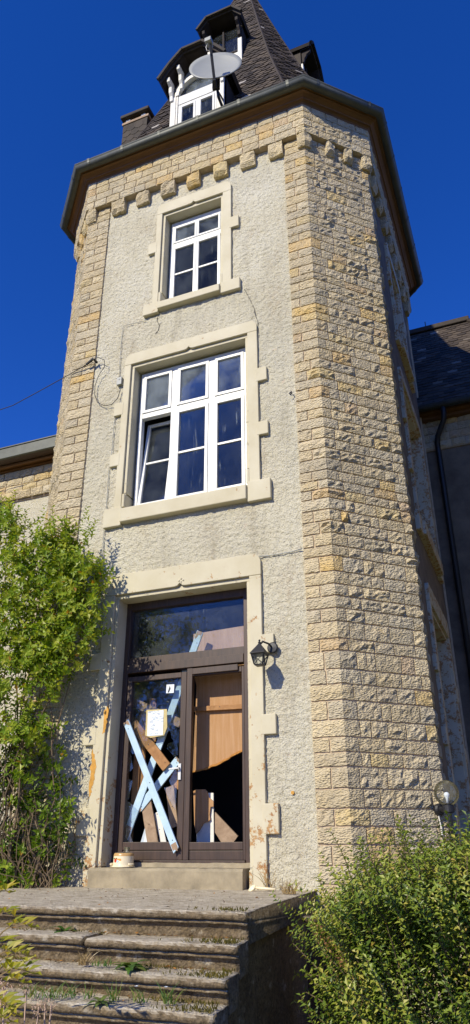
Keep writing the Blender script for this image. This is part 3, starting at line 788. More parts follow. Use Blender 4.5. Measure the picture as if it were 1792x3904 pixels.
        m = MB(); m.box(-hw+.09, hw-.09, yf+.01, yf+.08, zb_-.35, zb_+.22); P('sill_board', m, 'white_wood')
        m = MB(); m.box(-hw+.09, hw-.09, yf-.005, yf+.08, zb_+.222, zb_+.28); m.box(-.02, .02, yf, yf+.08, zb_+.28, ze-.02); P('window_frame', m, 'soffit')
        m = MB(); m.box(-hw+.09, hw-.09, yf+.05, yf+.056, zb_+.28, ze); P('pane', m, 'glass_door', 0)
        br = [(-hw+.05, ze-.02), (hw-.05, ze-.02)]; bh = .42
    for x, z in br:
        prof = [(yf+.0, z-bh), (yf-.05, z-bh+.03), (yf-.06, z-bh+.14), (yf-.1, z-bh+.2), (yf-.11, z-.17), (yf-.19, z-.11), (yf-.2, z-.02), (yf, z)]
        m = MB(); m.hexa([(x-.03, y, zz) for y, zz in prof], [(x+.03, y, zz) for y, zz in prof]); P('bracket', m, 'white_wood' if big else 'soffit')
SB = [(-.67, 14.18), (-.45, 14.5), (-.2, 14.77), (.2, 14.77), (.45, 14.5), (.67, 14.18)]
SU = [(-.52, 17.46), (-.3, 17.76), (.3, 17.76), (.52, 17.46)]
dormer(TR(0), -2.585, -2.85, -1.2, .525, 13.05, SB, True)
for a in (0, 90, 270): dormer(TR(R(a)), -1.435, -1.66, -.7, .43, 16.35, SU, False)

# slate-clad chimney at the left of the roof ---------------------------------------
ch = thing('chimney', (-5.54, 1.3, 13), parent=tower)
m = MB().box(-5.82, -5.25, 1.02, 1.62, 12.6, 15.22, 0, .3); m.build('stack', M['slate'], ch)
for r_ in range(16):
    for k in range(4):
        x = -5.82+.19*(k-(.5 if r_ % 2 else 0)); z = 12.75+r_*.155
        pts = [(x+.19*.5+.115*math.cos(a), z+.02-.11*math.sin(a)*1.1) for a in [math.pi-math.pi*i/8 for i in range(9)]]
        pts = [(min(-5.25, max(-5.82, px_)), pz) for px_, pz in pts]
        pts = [pts[0]]+pts[1:-1]+[pts[-1], (pts[-1][0], z+.14), (pts[0][0], z+.14)]
        if pts[-2][0]-pts[-1][0] < .04: continue
        m = MB(); m.hexa([(px_, 1.02, pz) for px_, pz in pts], [(px_, 1.0-(.012 if pz < z+.1 else 0), pz) for px_, pz in pts], 0, rnd(.0, .45)); m.build('slate_scale', M['slate'], ch)
m = MB().box(-5.85, -5.22, .98, 1.65, 15.22, 15.29); m.build('rim', M['plank_grey'], ch, bevel=.01)
for x in (-5.72, -5.36):
    MB().box(x-.05, x+.05, 1.0, 1.1, 15.29, 15.36).build('spacer', M['white_wood'], ch)
    MB().box(x-.05, x+.05, 1.5, 1.6, 15.29, 15.40).build('spacer', M['white_wood'], ch)
m = MB().hexa([(-5.87, .92, 15.37), (-5.2, .92, 15.37), (-5.2, 1.7, 15.41), (-5.87, 1.7, 15.41)], [(-5.87, .92, 15.46), (-5.2, .92, 15.46), (-5.2, 1.7, 15.5), (-5.87, 1.7, 15.5)], 0, .2); m.build('cap_slab', M['slate'], ch, bevel=.02)

# ------------------------------------------------------------------ house wing on the left
lw = thing('house_wing', (-9, 1.2, 0), 'low cream house wing with tan stone band under its eave left of tower', 'house')
yl = 1.2
plate(-14, -6.2, -.1, 6.84, [], yl, .05, .005).build('wall', M['plaster'], lw, smooth=True)
MB().box(-14, -6.2, yl-.02, yl+.3, 6.84, 7.5).build('band_bed', M['mortar'], lw)
def flat_stone(x0, x1, z0, z1, y, parent, amp=.02):
    g_ = .007; x0 += g_; x1 -= g_; z0 += g_; z1 -= g_; nx, ny = 5, 4; s = rnd(0, 99)
    fr = []
    for j in range(ny+1):
        for i in range(nx+1):
            e = 0 if i in (0, nx) or j in (0, ny) else 1
            x, z = x0+(x1-x0)*i/nx, z0+(z1-z0)*j/ny
            fr.append((x, y-.015-e*(.01+amp*max(-.2, n3(x*8+s, z*12, s)+.3)), z+rnd(-.003, .003)))
    n = nx+1
    fs = [(j*n+i, j*n+i+1, (j+1)*n+i+1, (j+1)*n+i) for j in range(ny) for i in range(nx)]
    per = list(range(n))+[j*n+nx for j in range(1, ny+1)]+[ny*n+i for i in range(nx-1, -1, -1)]+[j*n for j in range(ny-1, 0, -1)]
    bk = [(fr[q][0], y+.01, fr[q][2]) for q in per]
    fs += [(per[a], len(fr)+a, len(fr)+(a+1) % len(per), per[(a+1) % len(per)]) for a in range(len(per))]
    t = random.random(); t = .3+t*.5 if random.random() < .7 else .8+t*.2
    m = MB().add(fr+bk, fs, 0, t); m.build('stone', M['stone'], parent, origin=((x0+x1)/2, y, z0))
for r_, (za, zc) in enumerate(((6.86, 7.01), (7.01, 7.145), (7.145, 7.285), (7.285, 7.43))):
    x = -6.22
    while x > -10.6:
        wd = rnd(.22, .36); flat_stone(x-wd, x, za, zc, yl-.02-(.03 if r_ == 0 else 0), lw, .03 if r_ == 0 else .018); x -= wd
m = MB()
for k, (d, z0, z1) in enumerate(((.06, 7.435, 7.47), (.12, 7.472, 7.5))): m.box(-14, -6.2, yl-.02-d, yl, z0, z1)
m.tube([(-14, yl-.16, 7.475), (-6.2, yl-.16, 7.475)], .028, 8); m.build('cornice', M['cornice'], lw)
m = MB().box(-14, -6.2, yl-.33, yl-.12, 7.5, 7.53); m.build('soffit', M['doorwood'], lw)
m = MB().box(-14, -6.2, yl-.38, yl-.33, 7.5, 7.69); m.box(-14, -6.2, yl-.395, yl-.31, 7.69, 7.715); m.build('fascia', M['zinc'], lw, bevel=.006)
m = MB().add([(-14, yl-.37, 7.716), (-6.2, yl-.37, 7.716), (-6.2, yl+3.6, 9.6), (-14, yl+3.6, 9.6)], [(0, 1, 2, 3)], 0, .3); m.build('roof', M['slate'], lw)

# ------------------------------------------------------------------ house wing on the right
rw = thing('house_wing', (2, 4.8, 0), 'shaded house wing with dark slate roof and grey wall right of tower', 'house')
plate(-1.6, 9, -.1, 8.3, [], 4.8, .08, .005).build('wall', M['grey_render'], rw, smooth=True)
MB().box(-1.6, 9, 4.77, 5.1, 8.3, 9.0).build('band_bed', M['mortar'], rw)
for r_ in range(4):
    x = -1.2
    while x < .6:
        wd = rnd(.24, .38); flat_stone(x, x+wd, 8.31+.165*r_, 8.475+.165*r_, 4.77, rw); x += wd
m = MB().box(-1.6, 9, 4.5, 4.8, 8.96, 9.02); m.box(-1.6, 9, 4.62, 4.77, 8.9, 8.955); m.build('cornice', M['cornice'], rw)
m = MB().tube([(-1.6, 4.4, 9.03), (9, 4.4, 9.03)], .07, 10); m.build('gutter', M['zinc'], rw, smooth=True)
EZ, EY, RZ, RY = 9.08, 4.38, 12.85, 7.03
HX, HXE = .12, 2.4
m = MB(); m.add([(-2.5, EY, EZ), (HXE, EY, EZ), (HX, RY, RZ), (-2.5, RY, RZ)], [(0, 1, 2, 3)], 0, .3)
m.add([(HXE, EY, EZ), (HXE, RY*2-EY, EZ), (HX, RY, RZ)], [(0, 1, 2)], 0, .3); m.add([(-2.5, RY*2-EY, EZ), (HXE, RY*2-EY, EZ), (HX, RY, RZ), (-2.5, RY, RZ)], [(3, 2, 1, 0)], 0, .3)
m.add([(HXE, 5, 8.9), (9, 5, 8.9), (9, 8, 11), (HXE-1.6, 8, 11)], [(0, 1, 2, 3)], 0, .3)
wr = m.build('roof', M['slate'], rw)
up_ = Vector((0, RY-EY, RZ-EZ)).normalized(); nn = Vector((0, -up_.z, up_.y)); L_ = math.hypot(RY-EY, RZ-EZ)
sm = MB()
for r_ in range(int(L_/.15)):
    s0 = r_*.15; f = s0/L_; xe = HXE+(HX-HXE)*f; x = -1.3+(.1 if r_ % 2 else 0)
    while x < xe:
        x2 = min(x+.2, xe); lf = rnd(.014, .026)
        base = Vector((0, EY, EZ))
        A = base+up_*(s0+.03)+nn*lf; B = base+up_*s0+nn*lf; T_ = base+up_*min(L_, s0+.22)+nn*.004
        xm = (x+x2)/2
        vv = [(x+.004, A.y, A.z), (xm-.05, B.y, B.z), (xm+.05, B.y, B.z), (x2-.004, A.y, A.z), (x2, T_.y, T_.z), (x, T_.y, T_.z)]
        sm.add(vv+[Vector(p)-nn*.014 for p in vv[:4]], [(0, 1, 2, 3, 4, 5), (0, 6, 7, 1), (1, 7, 8, 2), (2, 8, 9, 3)], 0, rnd(.2, .95)); x = x2
tag(sm.build('slate_courses', M['slate'], wr), kind='stuff')
m = MB().box(-2.5, HX+.1, RY-.12, RY+.12, RZ-.06, RZ+.07, 0, .3); m.bar((HX+.06, RY, RZ+.02), (HXE, EY, EZ+.05), .16, .08, (0, -.6, 1), tint=.3); m.build('ridge_cap', M['slate'], wr, bevel=.02)
m = MB().tube([(-.78, RY, RZ+.05), (-.78, RY, RZ+.28)], .012, 6); m.build('ridge_spike', M['zinc'], wr)
m = MB().tube([(-.55, 4.42, 8.99), (-.55, 4.43, 8.86), (-.57, 4.47, 8.74), (-.73, 4.62, 8.5), (-.76, 4.68, 8.4), (-.76, 4.7, 8.2), (-.76, 4.7, .0)], .05, 10); m.build('downpipe', M['iron'], rw, smooth=True)

# ------------------------------------------------------------------ entrance steps
st = thing('entrance_steps', (-4, -2.5, 0), kind='structure')
def xr(y): return -1.864-.108*(y+2.49)
STEPS = [(1.23, -2.49), (1.075, -2.71), (.935, -2.93), (.81, -3.15), (.665, -3.4), (.51, -3.66), (.35, -3.92), (.18, -4.18)]
def step_mesh(z, yf, yback, x0, x1f, seed, nosing=1):
    prof = []
    nb = max(3, int((yback-yf)/.05))
    prof += [(yback-(yback-yf-.03)*i/nb, z) for i in range(nb+1)]
    prof += [(yf+.012, z-.005), (yf+.002, z-.016), (yf, z-.028), (yf+.006, z-.04), (yf+.022, z-.047), (yf+.06, z-.048), (yf+.06, z-.056), (yf+.034, z-.058), (yf+.03, z-.066), (yf+.036, z-.072), (yf+.072, z-.076), (yf+.074, z-.12), (yf+.076, z-.175)]
    m = MB(); n = len(prof)
    nx = int((x1f-x0)/.022)
    for i in range(nx+1):
        for k, (y, zz) in enumerate(prof):
            x = x0+((x1f+(-.108*(y-yf)))-x0)*i/nx
            e = 1 if k >= nb else .5
            dz = .003*n3(x*3+seed, y*4, seed)+.004*n3(x*17, y*17, seed+3)+(.004*n3(x*33, y*33, seed) if k < nb+3 else 0)
            dy = e*(.004*n3(x*3.0, zz*4, seed+7)+.005*n3(x*15, zz*25, seed)+.005*n3(x*31, zz*50, seed+2))
            chip = max(0, n3(x*2.6+seed*3.1, 0, seed)-.38)*.16 if nb <= k <= nb+4 else 0
            end = sst(.05, 0, (x0+((x1f)-x0)*1.0)-x)*.012
            m.v.append(Vector((x, y+dy+chip+end, zz+dz-chip*.5-end*.5)))
    for i in range(nx):
        for k in range(n-1):
            m.f.append([i*n+k, i*n+k+1, (i+1)*n+k+1, (i+1)*n+k][::1]); m.m.append(0); m.t.append(.5)
    b0 = len(m.v)
    # end cap towards the right
    m.v.append(Vector((x1f-.108*(yback-yf), yback, z-.17)))
    m.f.append([nx*n+k for k in range(n)]+[b0]); m.m.append(0); m.t.append(.5)
    return m
for i, (z, yf) in enumerate(STEPS):
    yb_ = .05 if i == 0 else STEPS[i-1][1]+.07
    if i == 1:                    # this tread is broken in two
        xb = at(316, 3594, yf).x
        step_mesh(z+.012, yf-.012, yb_, -8, xb-.012, i+.5).build('step', M['concrete'], st, smooth=True)
        step_mesh(z, yf, yb_, xb+.012, xr(yf), i+.9).build('step', M['concrete'], st, smooth=True)
    else:
        step_mesh(z, yf, yb_, -8, xr(yf), i*1.7).build('landing' if i == 0 else 'step', M['concrete'], st, smooth=True)
    yc = yf+.08; m = MB(); yk = .0 if i == 0 else yc+.6
    a = [(-8, yc, -.1), (xr(yc)-.03, yc, -.1), (xr(yk)-.03, yk, -.1), (-8, yk, -.1)]
    m.hexa(a, [(p[0], p[1], z-.02) for p in a]); m.build('core', M['concrete'], st)

# ------------------------------------------------------------------ things in and on the door
def plank(D, p, q, Y, wd, th, mat, name, label, cat='plank', Y2=None):
    P, Q = D(*p, Y), D(*q, Y if Y2 is None else Y2)
    m = MB(); d = (Q-P).normalized(); a = d.cross(Vector((0, -1, 0))).normalized(); n = a.cross(d).normalized()
    if n.y > 0: n = -n
    K_ = 8; L0 = []
    for i in range(K_+1):
        c = P.lerp(Q, i/K_); ww = wd*(1+.04*n3(i*.8, P.x*9, P.z))
        jag = d*rnd(-.02, .02) if i in (0, K_) else Vector()
        L0 += [c+a*ww/2+n*th/2+jag, c-a*ww/2+n*th/2-jag, c-a*ww/2-n*th/2-jag, c+a*ww/2-n*th/2+jag]
    fs = [(3, 2, 1, 0), (K_*4, K_*4+1, K_*4+2, K_*4+3)]
    for i in range(K_):
        for k in range(4): fs.append((i*4+k, i*4+(k+1) % 4, (i+1)*4+(k+1) % 4, (i+1)*4+k))
    m.add(L0, fs); o = m.build(name, M[mat], bevel=.003)
    for t in (.06, .5, .93):
        c = P.lerp(Q, t)+n*(th/2+.001)+a*wd*rnd(-.25, .25)
        MB().lathe([(0, .002), (.005, .0015), (.006, 0)], c, n, 8).build('nail_head', M['iron'], o)
    if mat == 'blue':
        for t0, t1 in ((0, .035), (.95, 1.0)):
            mm = MB(); pts = []
            for k in range(9):
                pts.append(P.lerp(Q, t0)+a*wd*(.42-.84*k/8)+n*(th/2+.0012))
            for k in range(9):
                pts.append(P.lerp(Q, t1+rnd(-.02, .012))+a*wd*(-.42+.84*k/8)+n*(th/2+.0012))
            mm.add(pts, [tuple(range(18))]); mm.build('bare_wood', M['plank_grey'], o)
    return tag(o, label, cat)
def slab(D, pts, Y, th, mat, name, label, cat, jag=0, mat2=None):
    P = [D(*p, Y) for p in pts]
    m = MB().hexa([(p.x, Y+th, p.z) for p in P], [(p.x, Y, p.z) for p in P])
    return tag(m.build(name, M[mat]), label, cat)
plank(D3, (268, 630), (895, 2240), .165, .078, .022, 'blue', 'plank', 'pale blue plank nailed diagonally across the outside of the broken door pane', Y2=.175)
plank(D3, (1195, -500), (262, 2075), .33, .088, .022, 'blue', 'plank', 'long pale blue plank behind the broken glass, rising to the upper right')
plank(D3, (925, 1095), (420, 1730), .345, .088, .022, 'blue', 'plank', 'short pale blue plank behind the glass, ending at the door handle')
plank(D3, (350, 640), (775, 1200), .30, .115, .024, 'plank', 'plank', 'broad brown plank with jagged top sloping down to the right behind glass')
plank(D3, (335, 375), (960, 655), .36, .10, .024, 'plank_grey', 'plank', 'grey grooved board lying slantwise behind the paper notice')
plank(D3, (415, 960), (365, 1700), .40, .085, .024, 'plank', 'plank', 'upright brown plank along the left side of the broken pane')
plank(D3, (478, 480), (462, 1500), .43, .085, .024, 'plank', 'plank', 'upright brown plank left of and below the paper notice')
plank(D3, (605, 340), (600, 900), .45, .09, .024, 'plank', 'plank', 'upright brown plank whose top shows above the paper notice')
plank(D3, (520, 1640), (610, 2190), .36, .13, .024, 'plank_grey', 'plank', 'wide weathered plank standing at the foot of the left door leaf')
plank(D3, (815, 1440), (870, 1950), .38, .10, .024, 'plank_grey', 'plank', 'weathered plank standing at the right edge of the left door leaf')
plank(D3, (860, 1220), (890, 1480), .44, .10, .024, 'plank', 'plank', 'short brown plank showing below the door handle')
plank(D3, (655, 1760), (745, 2190), .41, .075, .02, 'white_wood', 'plank', 'white painted board leaning behind the foot of the blue plank')
slab(D3, [(440, 2160), (545, 2160), (500, 1960)], .42, .012, 'paper', 'board_scrap', 'small white triangular board scrap at the bottom left of the door pane', 'board')
slab(D3, [(345, 2140), (360, 1700), (330, 1990), (310, 2140)][::1], .43, .012, 'plank', 'board_scrap', 'narrow brown splinter of wood at the lower left corner of the pane', 'board')
b = NB('printed_paper').rough(.8); ln = b.ramp(b.noise(90, 2, .5, (.25, 1, 1)), [(.5, 0), (.58, .55)])
b.col(b.mix(b.math('MULTIPLY', ln, b.ramp(b.noise(9, 2), [(.45, 0), (.5, 1)])), lin(228, 236, 240), lin(120, 130, 145))); M['print'] = b.mat
nt_ = slab(D3, [(530, 808), (725, 795), (735, 483), (538, 500)], .236, .002, 'print', 'paper_notice', 'printed white paper notice taped inside the left door pane', 'notice')
m = MB(); q = [D3(*p, .240) for p in ((505, 800), (570, 830), (740, 800), (780, 700), (775, 470), (520, 480))]
m.hexa([(p.x, .2415, p.z) for p in q], [(p.x, .240, p.z) for p in q]); M['tape'] = simple('yellowed_tape', lin(196, 178, 120), .5, .1, 9); m.build('tape_backing', M['tape'], nt_)
sk = slab(D3, [(765, 272), (862, 268), (868, 160), (772, 165)], .238, .002, 'paper', 'door_sticker', 'small black and white sticker at the top of the left door pane', 'sticker')
m = MB(); q = [D3(*p, .2355) for p in ((785, 262), (800, 215), (812, 180), (822, 215), (800, 262))]; m.hexa([(p.x, .237, p.z) for p in q], [(p.x, .2355, p.z) for p in q]); m.build('black_mark', M['iron'], sk)
# right leaf
jag_ = [(162, 1310), (205, 1298), (250, 1288), (300, 1278), (345, 1262), (385, 1238), (430, 1232), (480, 1205), (520, 1180), (570, 1160), (600, 1130), (660, 1100), (700, 1080), (748, 1062)]
cb_ = slab(E4, jag_+[(790, 60), (150, 100), (205, 340)], .5, .018, 'chip', 'chipboard_panel', 'large broken chipboard panel in the upper right door leaf', 'panel')
m = MB()
for (a, c), (d, e) in zip(jag_, jag_[1:]):
    p, q = E4(a, c, .505), E4(d, e, .505); m.bar(p, q, .012+rnd(0, .012), .03)
M['chip_raw'] = simple('raw_chipboard_edge', lin(176, 122, 58), .95, .25, 60, .5, 90); m.build('torn_edge', M['chip_raw'], cb_)
plank(E4, (175, 603), (775, 568), .46, .055, .03, 'plank', 'batten', 'brown wooden batten nailed across the upper chipboard panel', 'batten')
slab(E4, [(168, 1525), (180, 1900), (200, 2005), (238, 1965), (280, 1885), (335, 1868), (358, 1845), (350, 1790), (362, 1700), (395, 1700), (395, 1640), (335, 1590), (325, 1530), (300, 1505), (200, 1508)], .5, .018, 'chip', 'chipboard_panel', 'small broken chipboard remnant at the bottom of the right door leaf', 'panel')
slab(E4, [(205, 2130), (400, 2130), (394, 1545), (335, 1545), (205, 1560)], .53, .02, 'white_wood', 'white_board', 'upright white board behind the small chipboard remnant', 'board')
slab(E4, [(412, 1760), (412, 1990), (500, 2130), (600, 2130), (670, 2032)], .54, .024, 'plank_grey', 'plank', 'short grey knotty plank leaning inside the right door leaf', 'plank')

slab(B2, [(570, 590), (850, 575), (850, 437), (575, 482)], .5, .012, 'chip_raw2', 'plywood_sheet', 'pale pinkish plywood sheet seen through the glass above the door', 'panel')
# enamel pot, upside down on the threshold, with a cup on it
pc = Vector((-4.215, -.005, 1.414))
pot = thing('enamel_pot', pc, 'cream enamel pot with flower decor upside down on the threshold', 'pot')
m = MB().lathe([(.0, .004), (.112, .0), (.122, .004), (.122, .01), (.11, .016), (.107, .03), (.106, .1), (.104, .122), (.097, .134), (.085, .137), (0, .137)], pc, n=32); m.build('body', M['enamel'], pot, smooth=True)
M['brown_enamel'] = simple('brown_enamel', lin(196, 156, 96), .3, .1, 8)
m = MB().lathe([(.1065, .108), (.105, .122), (.0985, .134), (.0965, .136)], pc, n=32); m.build('brown_rim', M['brown_enamel'], pot, smooth=True)
for s in (-1, 1):
    m = MB().tube([pc+Vector((s*.10, -.02-.03*k, .035)) if False else pc+Vector((s*(.1+.035*math.sin(math.pi*k/6)), -.045+.09*k/6-.03, .03)) for k in range(7)], .009, 6); m.build('handle', M['enamel'], pot, smooth=True)
for col_, ang, z, sx, sz in (('red', -112, .066, .02, .019), ('blue', -96, .058, .014, .012), ('orange', -88, .078, .028, .006), ('leafc', -122, .084, .016, .007), ('leafc', -104, .086, .012, .006), ('orange', -80, .07, .014, .005)):
    if col_ not in M: M[col_] = simple('decor_'+col_, {'red': lin(200, 70, 40), 'blue': lin(120, 120, 190), 'orange': lin(222, 150, 60), 'leafc': lin(120, 110, 50)}[col_], .35, .1, 30)
    a0 = R(ang); m = MB(); ring = []
    for k in range(10):
        q = 2*math.pi*k/10; a = a0+sx*math.cos(q)/.107; ring.append(pc+Vector((.1085*math.cos(a), .1085*math.sin(a), z+sz*math.sin(q))))
    m.add(ring, [tuple(range(10))]); m.build('flower_decor', M[col_], pot)
cp = pc+Vector((.035, .0, .139))
cup = thing('plastic_cup', cp, 'small clear plastic cup standing on top of the enamel pot', 'cup')
m = MB().lathe([(.0, .0), (.022, 0), (.024, .012), (.033, .055), (.031, .055), (.021, .012), (0, .01)], cp, n=16); m.build('cup', M['glass_clear'], cup, smooth=True)
M['foil'] = simple('crumpled_foil', lin(190, 195, 205), .35, .2, 40, .8, 90, .6)
m = MB().lathe([(0, .004), (.018, .004), (.02, .02), (.024, .034), (.014, .042), (0, .036)], cp, n=7); m.build('crumpled_wrapper', M['foil'], cup)
lid = MB().box(pc.x-.06, pc.x+.02, pc.y-.05, pc.y+.04, pc.z+.138, pc.z+.144)
tag(lid.build('lighter_case', M['iron']), 'flat black case lying on the enamel pot beside the cup', 'case')

# lantern at the door ------------------------------------------------------------
lc = Vector((-2.556, -.25, 3.30))
ln_ = thing('wall_lantern', lc, 'black iron lantern with pointed roof and glass sides right of the door', 'lantern')
def ring4(h, z, c=lc): return [c+Vector((sx*h*.76, sy*h*.76, .03+z*.88)) for sx, sy in ((-1, -1), (1, -1), (1, 1), (-1, 1))]
m = MB(); m.hexa(ring4(.112, .142), ring4(.012, .27)); m.hexa(ring4(.1, .128), ring4(.112, .142)); m.build('roof', M['iron'], ln_, bevel=.003)
m = MB().lathe([(.012, .262), (.016, .28), (.008, .29), (.012, .305), (0, .315)], lc, n=10); m.build('finial', M['iron'], ln_)
m = MB().hexa(ring4(.06, .0), ring4(.065, .012)); m.build('base', M['iron'], ln_)
m = MB()
a, c = ring4(.062, .012), ring4(.092, .13)
for i in range(4): m.bar(a[i], c[i], .01, .01, (.5, -.5, 0))
for i in range(4):
    j = (i+1) % 4; m.bar(a[i], c[j], .005, .005); m.bar(a[j], c[i], .005, .005)
m.build('glazing_bars', M['iron'], ln_)
m = MB(); m.add([p for p in ring4(.058, .013)]+[p for p in ring4(.087, .128)], [(i, (i+1) % 4, 4+(i+1) % 4, 4+i) for i in range(4)]); m.build('glass', M['glass_dusty'], ln_)
m = MB().tube([lc+Vector((.0, 0, .25)), lc+Vector((.02, .05, .30)), lc+Vector((.06, .13, .29)), lc+Vector((.075, .2, .26))], .011, 8)
m.lathe([(0, 0), (.06, 0), (.062, .012), (.05, .022), (0, .026)], (-2.475, -.048, 3.56), (0, -1, 0), 18); m.build('wall_arm', M['iron'], ln_)

# globe lamp on the chamfer -------------------------------------------------------
gn = Vector((1, -1, 0)).normalized(); gw = Vector((-1.045, .715, 1.935))+gn*.035
gl_ = thing('globe_lamp', gw, 'clear glass globe lamp on black bracket at the right stone corner', 'lamp')
m = MB().lathe([(0, 0), (.055, 0), (.058, .03), (.045, .05), (0, .055)], gw, gn, 20); m.tube([gw+gn*.04, gw+gn*.16], .03, 10); m.build('wall_plate', M['iron'], gl_, smooth=False)
gcn = gw+gn*.165
m = MB().lathe([(0, -.035), (.05, -.035), (.056, -.03), (.056, .03), (.042, .04), (.03, .045), (0, .045)], gcn, (0, 0, 1), 20); m.build('socket', M['iron'], gl_)
gg = gcn+Vector((0, 0, .145))
m = MB().lathe([(.122*math.sin(a), -.122*math.cos(a)) for a in [math.pi*(.1+.9*i/14) for i in range(15)]], gg, (0, 0, 1), 28); m.build('glass_globe', M['glass_clear'], gl_, smooth=True)
m = MB().lathe([(.0, .028), (.018, .025), (.028, .008), (.026, -.008), (.014, -.03), (.013, -.07), (0, -.07)][::-1], gg+Vector((0, 0, -.02)), (0, 0, 1), 16); m.build('bulb', M['paper'], gl_, smooth=True)
M['white_cable'] = simple('white_cable', lin(214, 210, 196), .5, .05, 5)
m = MB().tube([gw-Vector((0, 0, .05))+gn*.02]+[Vector((-1.05+.012*math.sin(k), .71+.012*math.sin(k), 1.87-.1*k))+gn*.045 for k in range(0, 9)], .009, 6); m.build('cable', M['white_cable'], gl_, smooth=True)

# satellite dish --------------------------------------------------------------------
A1 = zoom(200, 0, 1.0745)
dc = A1(668, 273, -.6)
naz, nel = R(15), R(10); dn = Vector((math.sin(naz)*math.cos(nel), -math.cos(naz)*math.cos(nel), math.sin(nel)))
ds = Vector((math.cos(naz), math.sin(naz), 0)); du = ds.cross(dn) if ds.cross(dn).z > 0 else dn.cross(ds)
sd = thing('satellite_dish', dc+Vector((0, 0, -.5)), 'grey satellite dish on a pole in front of the lower roof dormer', 'dish')
m = MB(); nr, na = 7, 40; vs = []
for back in (0, 1):
    for i in range(nr+1):
        r = i/nr
        for k in range(na):
            a = 2*math.pi*k/na; vs.append(dc+ds*(.435*r*math.cos(a))+du*(.46*r*math.sin(a))+dn*(.075*r*r-.05-back*(.012+.012*(1 if r < .99 else 0))))
fs = []
o2 = (nr+1)*na
for i in range(nr):
    for k in range(na):
        fs.append((i*na+k, i*na+(k+1) % na, (i+1)*na+(k+1) % na, (i+1)*na+k)); fs.append((o2+i*na+k, o2+(i+1)*na+k, o2+(i+1)*na+(k+1) % na, o2+i*na+(k+1) % na))
for k in range(na): fs.append((nr*na+k, nr*na+(k+1) % na, o2+nr*na+(k+1) % na, o2+nr*na+k))
m.add(vs, fs); m.build('reflector', M['dish'], sd, smooth=True)
lp = A1(640, 172, -1.0)
bt = dc-du*.47+dn*.0
m = MB().bar(bt-du*.03, lp+Vector((.02, .02, -.05)), .045, .035, tuple(dn)); m.bar(bt-du*.05-dn*.1, bt-du*.03+dn*.02, .05, .05, (0, 0, 1)); m.build('feed_arm', M['iron'], sd, bevel=.006)
m = MB().box(lp.x-.055, lp.x+.055, lp.y-.05, lp.y+.06, lp.z-.03, lp.z+.06); m.lathe([(.035, 0), (.04, .05), (0, .055)], lp+Vector((0, .05, .01)), (0, 1, -.2), 14); m.build('converter', M['dish'], sd, bevel=.01)
m = MB().tube([lp+Vector((-.02, 0, -.03)), lp+Vector((-.05, .01, -.09)), lp+Vector((-.04, .03, -.15)), lp+Vector((0, .04, -.15))], .006, 6); m.build('cable', M['white_wood'], sd)
pb = dc-dn*.14-du*.3
m = MB().bar(dc-dn*.12-du*.1, pb-dn*.02-du*.12, .12, .05, tuple(dn)); m.tube([pb+Vector((0, 0, .1)), Vector((pb.x+.02, pb.y+.05, 12.55)), Vector((pb.x+.05, pb.y+.35, 12.38))], .024, 8); m.tube([pb+Vector((0, 0, -.1)), Vector((-3.17, .1, 13.35))], .018, 8); m.build('mast', M['iron'], sd)

# cables and junction box --------------------------------------------------------------
A4 = zoom(300, 1150, 1.3133); L5 = zoom(0, 1300, 2.955)
def cable(name, pts, r, label, mat='cable', cat='cable'):
    m = MB().tube(pts, r, 6); return tag(m.build(name, M[mat], smooth=True), label, cat)
h0 = L5(1040, 230, -.09); h1 = L5(0, 775, .1)
cable('overhead_wire', [h0]+[h0.lerp(h1, t)+Vector((0, 0, .05*((t-1)**2-1) if t < 1 else 0)) for t in (.3, .6, .85, 1, 3)], .007, 'black overhead wire stretching left from the tower corner', cat='wire')
m = MB().tube([h0+Vector((-.1, -.0, -.03)), h0+Vector((.02, -.02, .03)), h0+Vector((.05, .05, .0))], .022, 6); m.tube([h0+Vector((.05, .06, .0)), h0+Vector((.05, -.05, 0))], .012, 6); tag(m.build('wire_anchor', M['iron']), 'black iron wire anchor on the left stone corner', 'anchor')
cable('cable_loop', [A4(62, 300, -.08), A4(95, 278, -.1), A4(128, 292, -.1), A4(130, 325, -.08), A4(100, 370, -.06), A4(82, 420, -.05), A4(80, 465, -.05), A4(95, 505, -.045), A4(130, 522, -.045), A4(165, 515, -.045), A4(195, 485, -.045), A4(209, 440, -.04)], .0055, 'dark cable looping from the wire anchor down to the junction box')
m = MB().box(-4.76, -4.68, -.06, .0, 7.66, 7.79); m.tube([(-4.72, -.058, 7.75), (-4.72, -.066, 7.75)], .016, 10); tag(m.build('junction_box', M['dish'], bevel=.006), 'small grey junction box beside the middle window surround', 'box')
cable('wall_cable', [A4(205, 385, -.02), A4(206, 300, -.02), A4(212, 220, -.02), A4(222, 122, -.02), A4(270, 110, -.02), A4(335, 95, -.02)], .004, 'thin cable running up the plaster from junction box to top window', 'dish')
cable('wall_cable', [A4(216, 500, -.02), A4(180, 580, -.02), A4(165, 760, -.02), A4(152, 830, -.02), A4(138, 1040, -.02), A4(128, 1140, -.02), A4(120, 1250, -.02)], .0045, 'thin cable running down the plaster left of the middle window', 'dish')
cable('wall_cable', [B2(885, 98, -.02), B2(960, 88, -.02), B2(1060, 72, -.02), B2(1118, 55, -.03)], .006, 'thin cable from the door lintel corner to the right stone corner', 'dish')
C2 = zoom(0, 1600, 2.364)
cable('wall_cable', [C2(940, 1000, -.02), C2(925, 1200, -.02), C2(915, 1420, -.02), C2(960, 1440, -.05), C2(1080, 1415, -.05)], .005, 'thin cable running down the plaster to the left end of the door lintel', 'dish')
hk = A4(1062, 465, -.02)
m = MB().tube([hk+Vector((-.02, 0, .02)), hk+Vector((.02, -.03, .02)), hk+Vector((.03, -.04, -.01)), hk+Vector((0, -.04, -.03))], .008, 6); tag(m.build('wall_hook', M['iron']), 'small black hook in the plaster right of the middle window', 'hook')
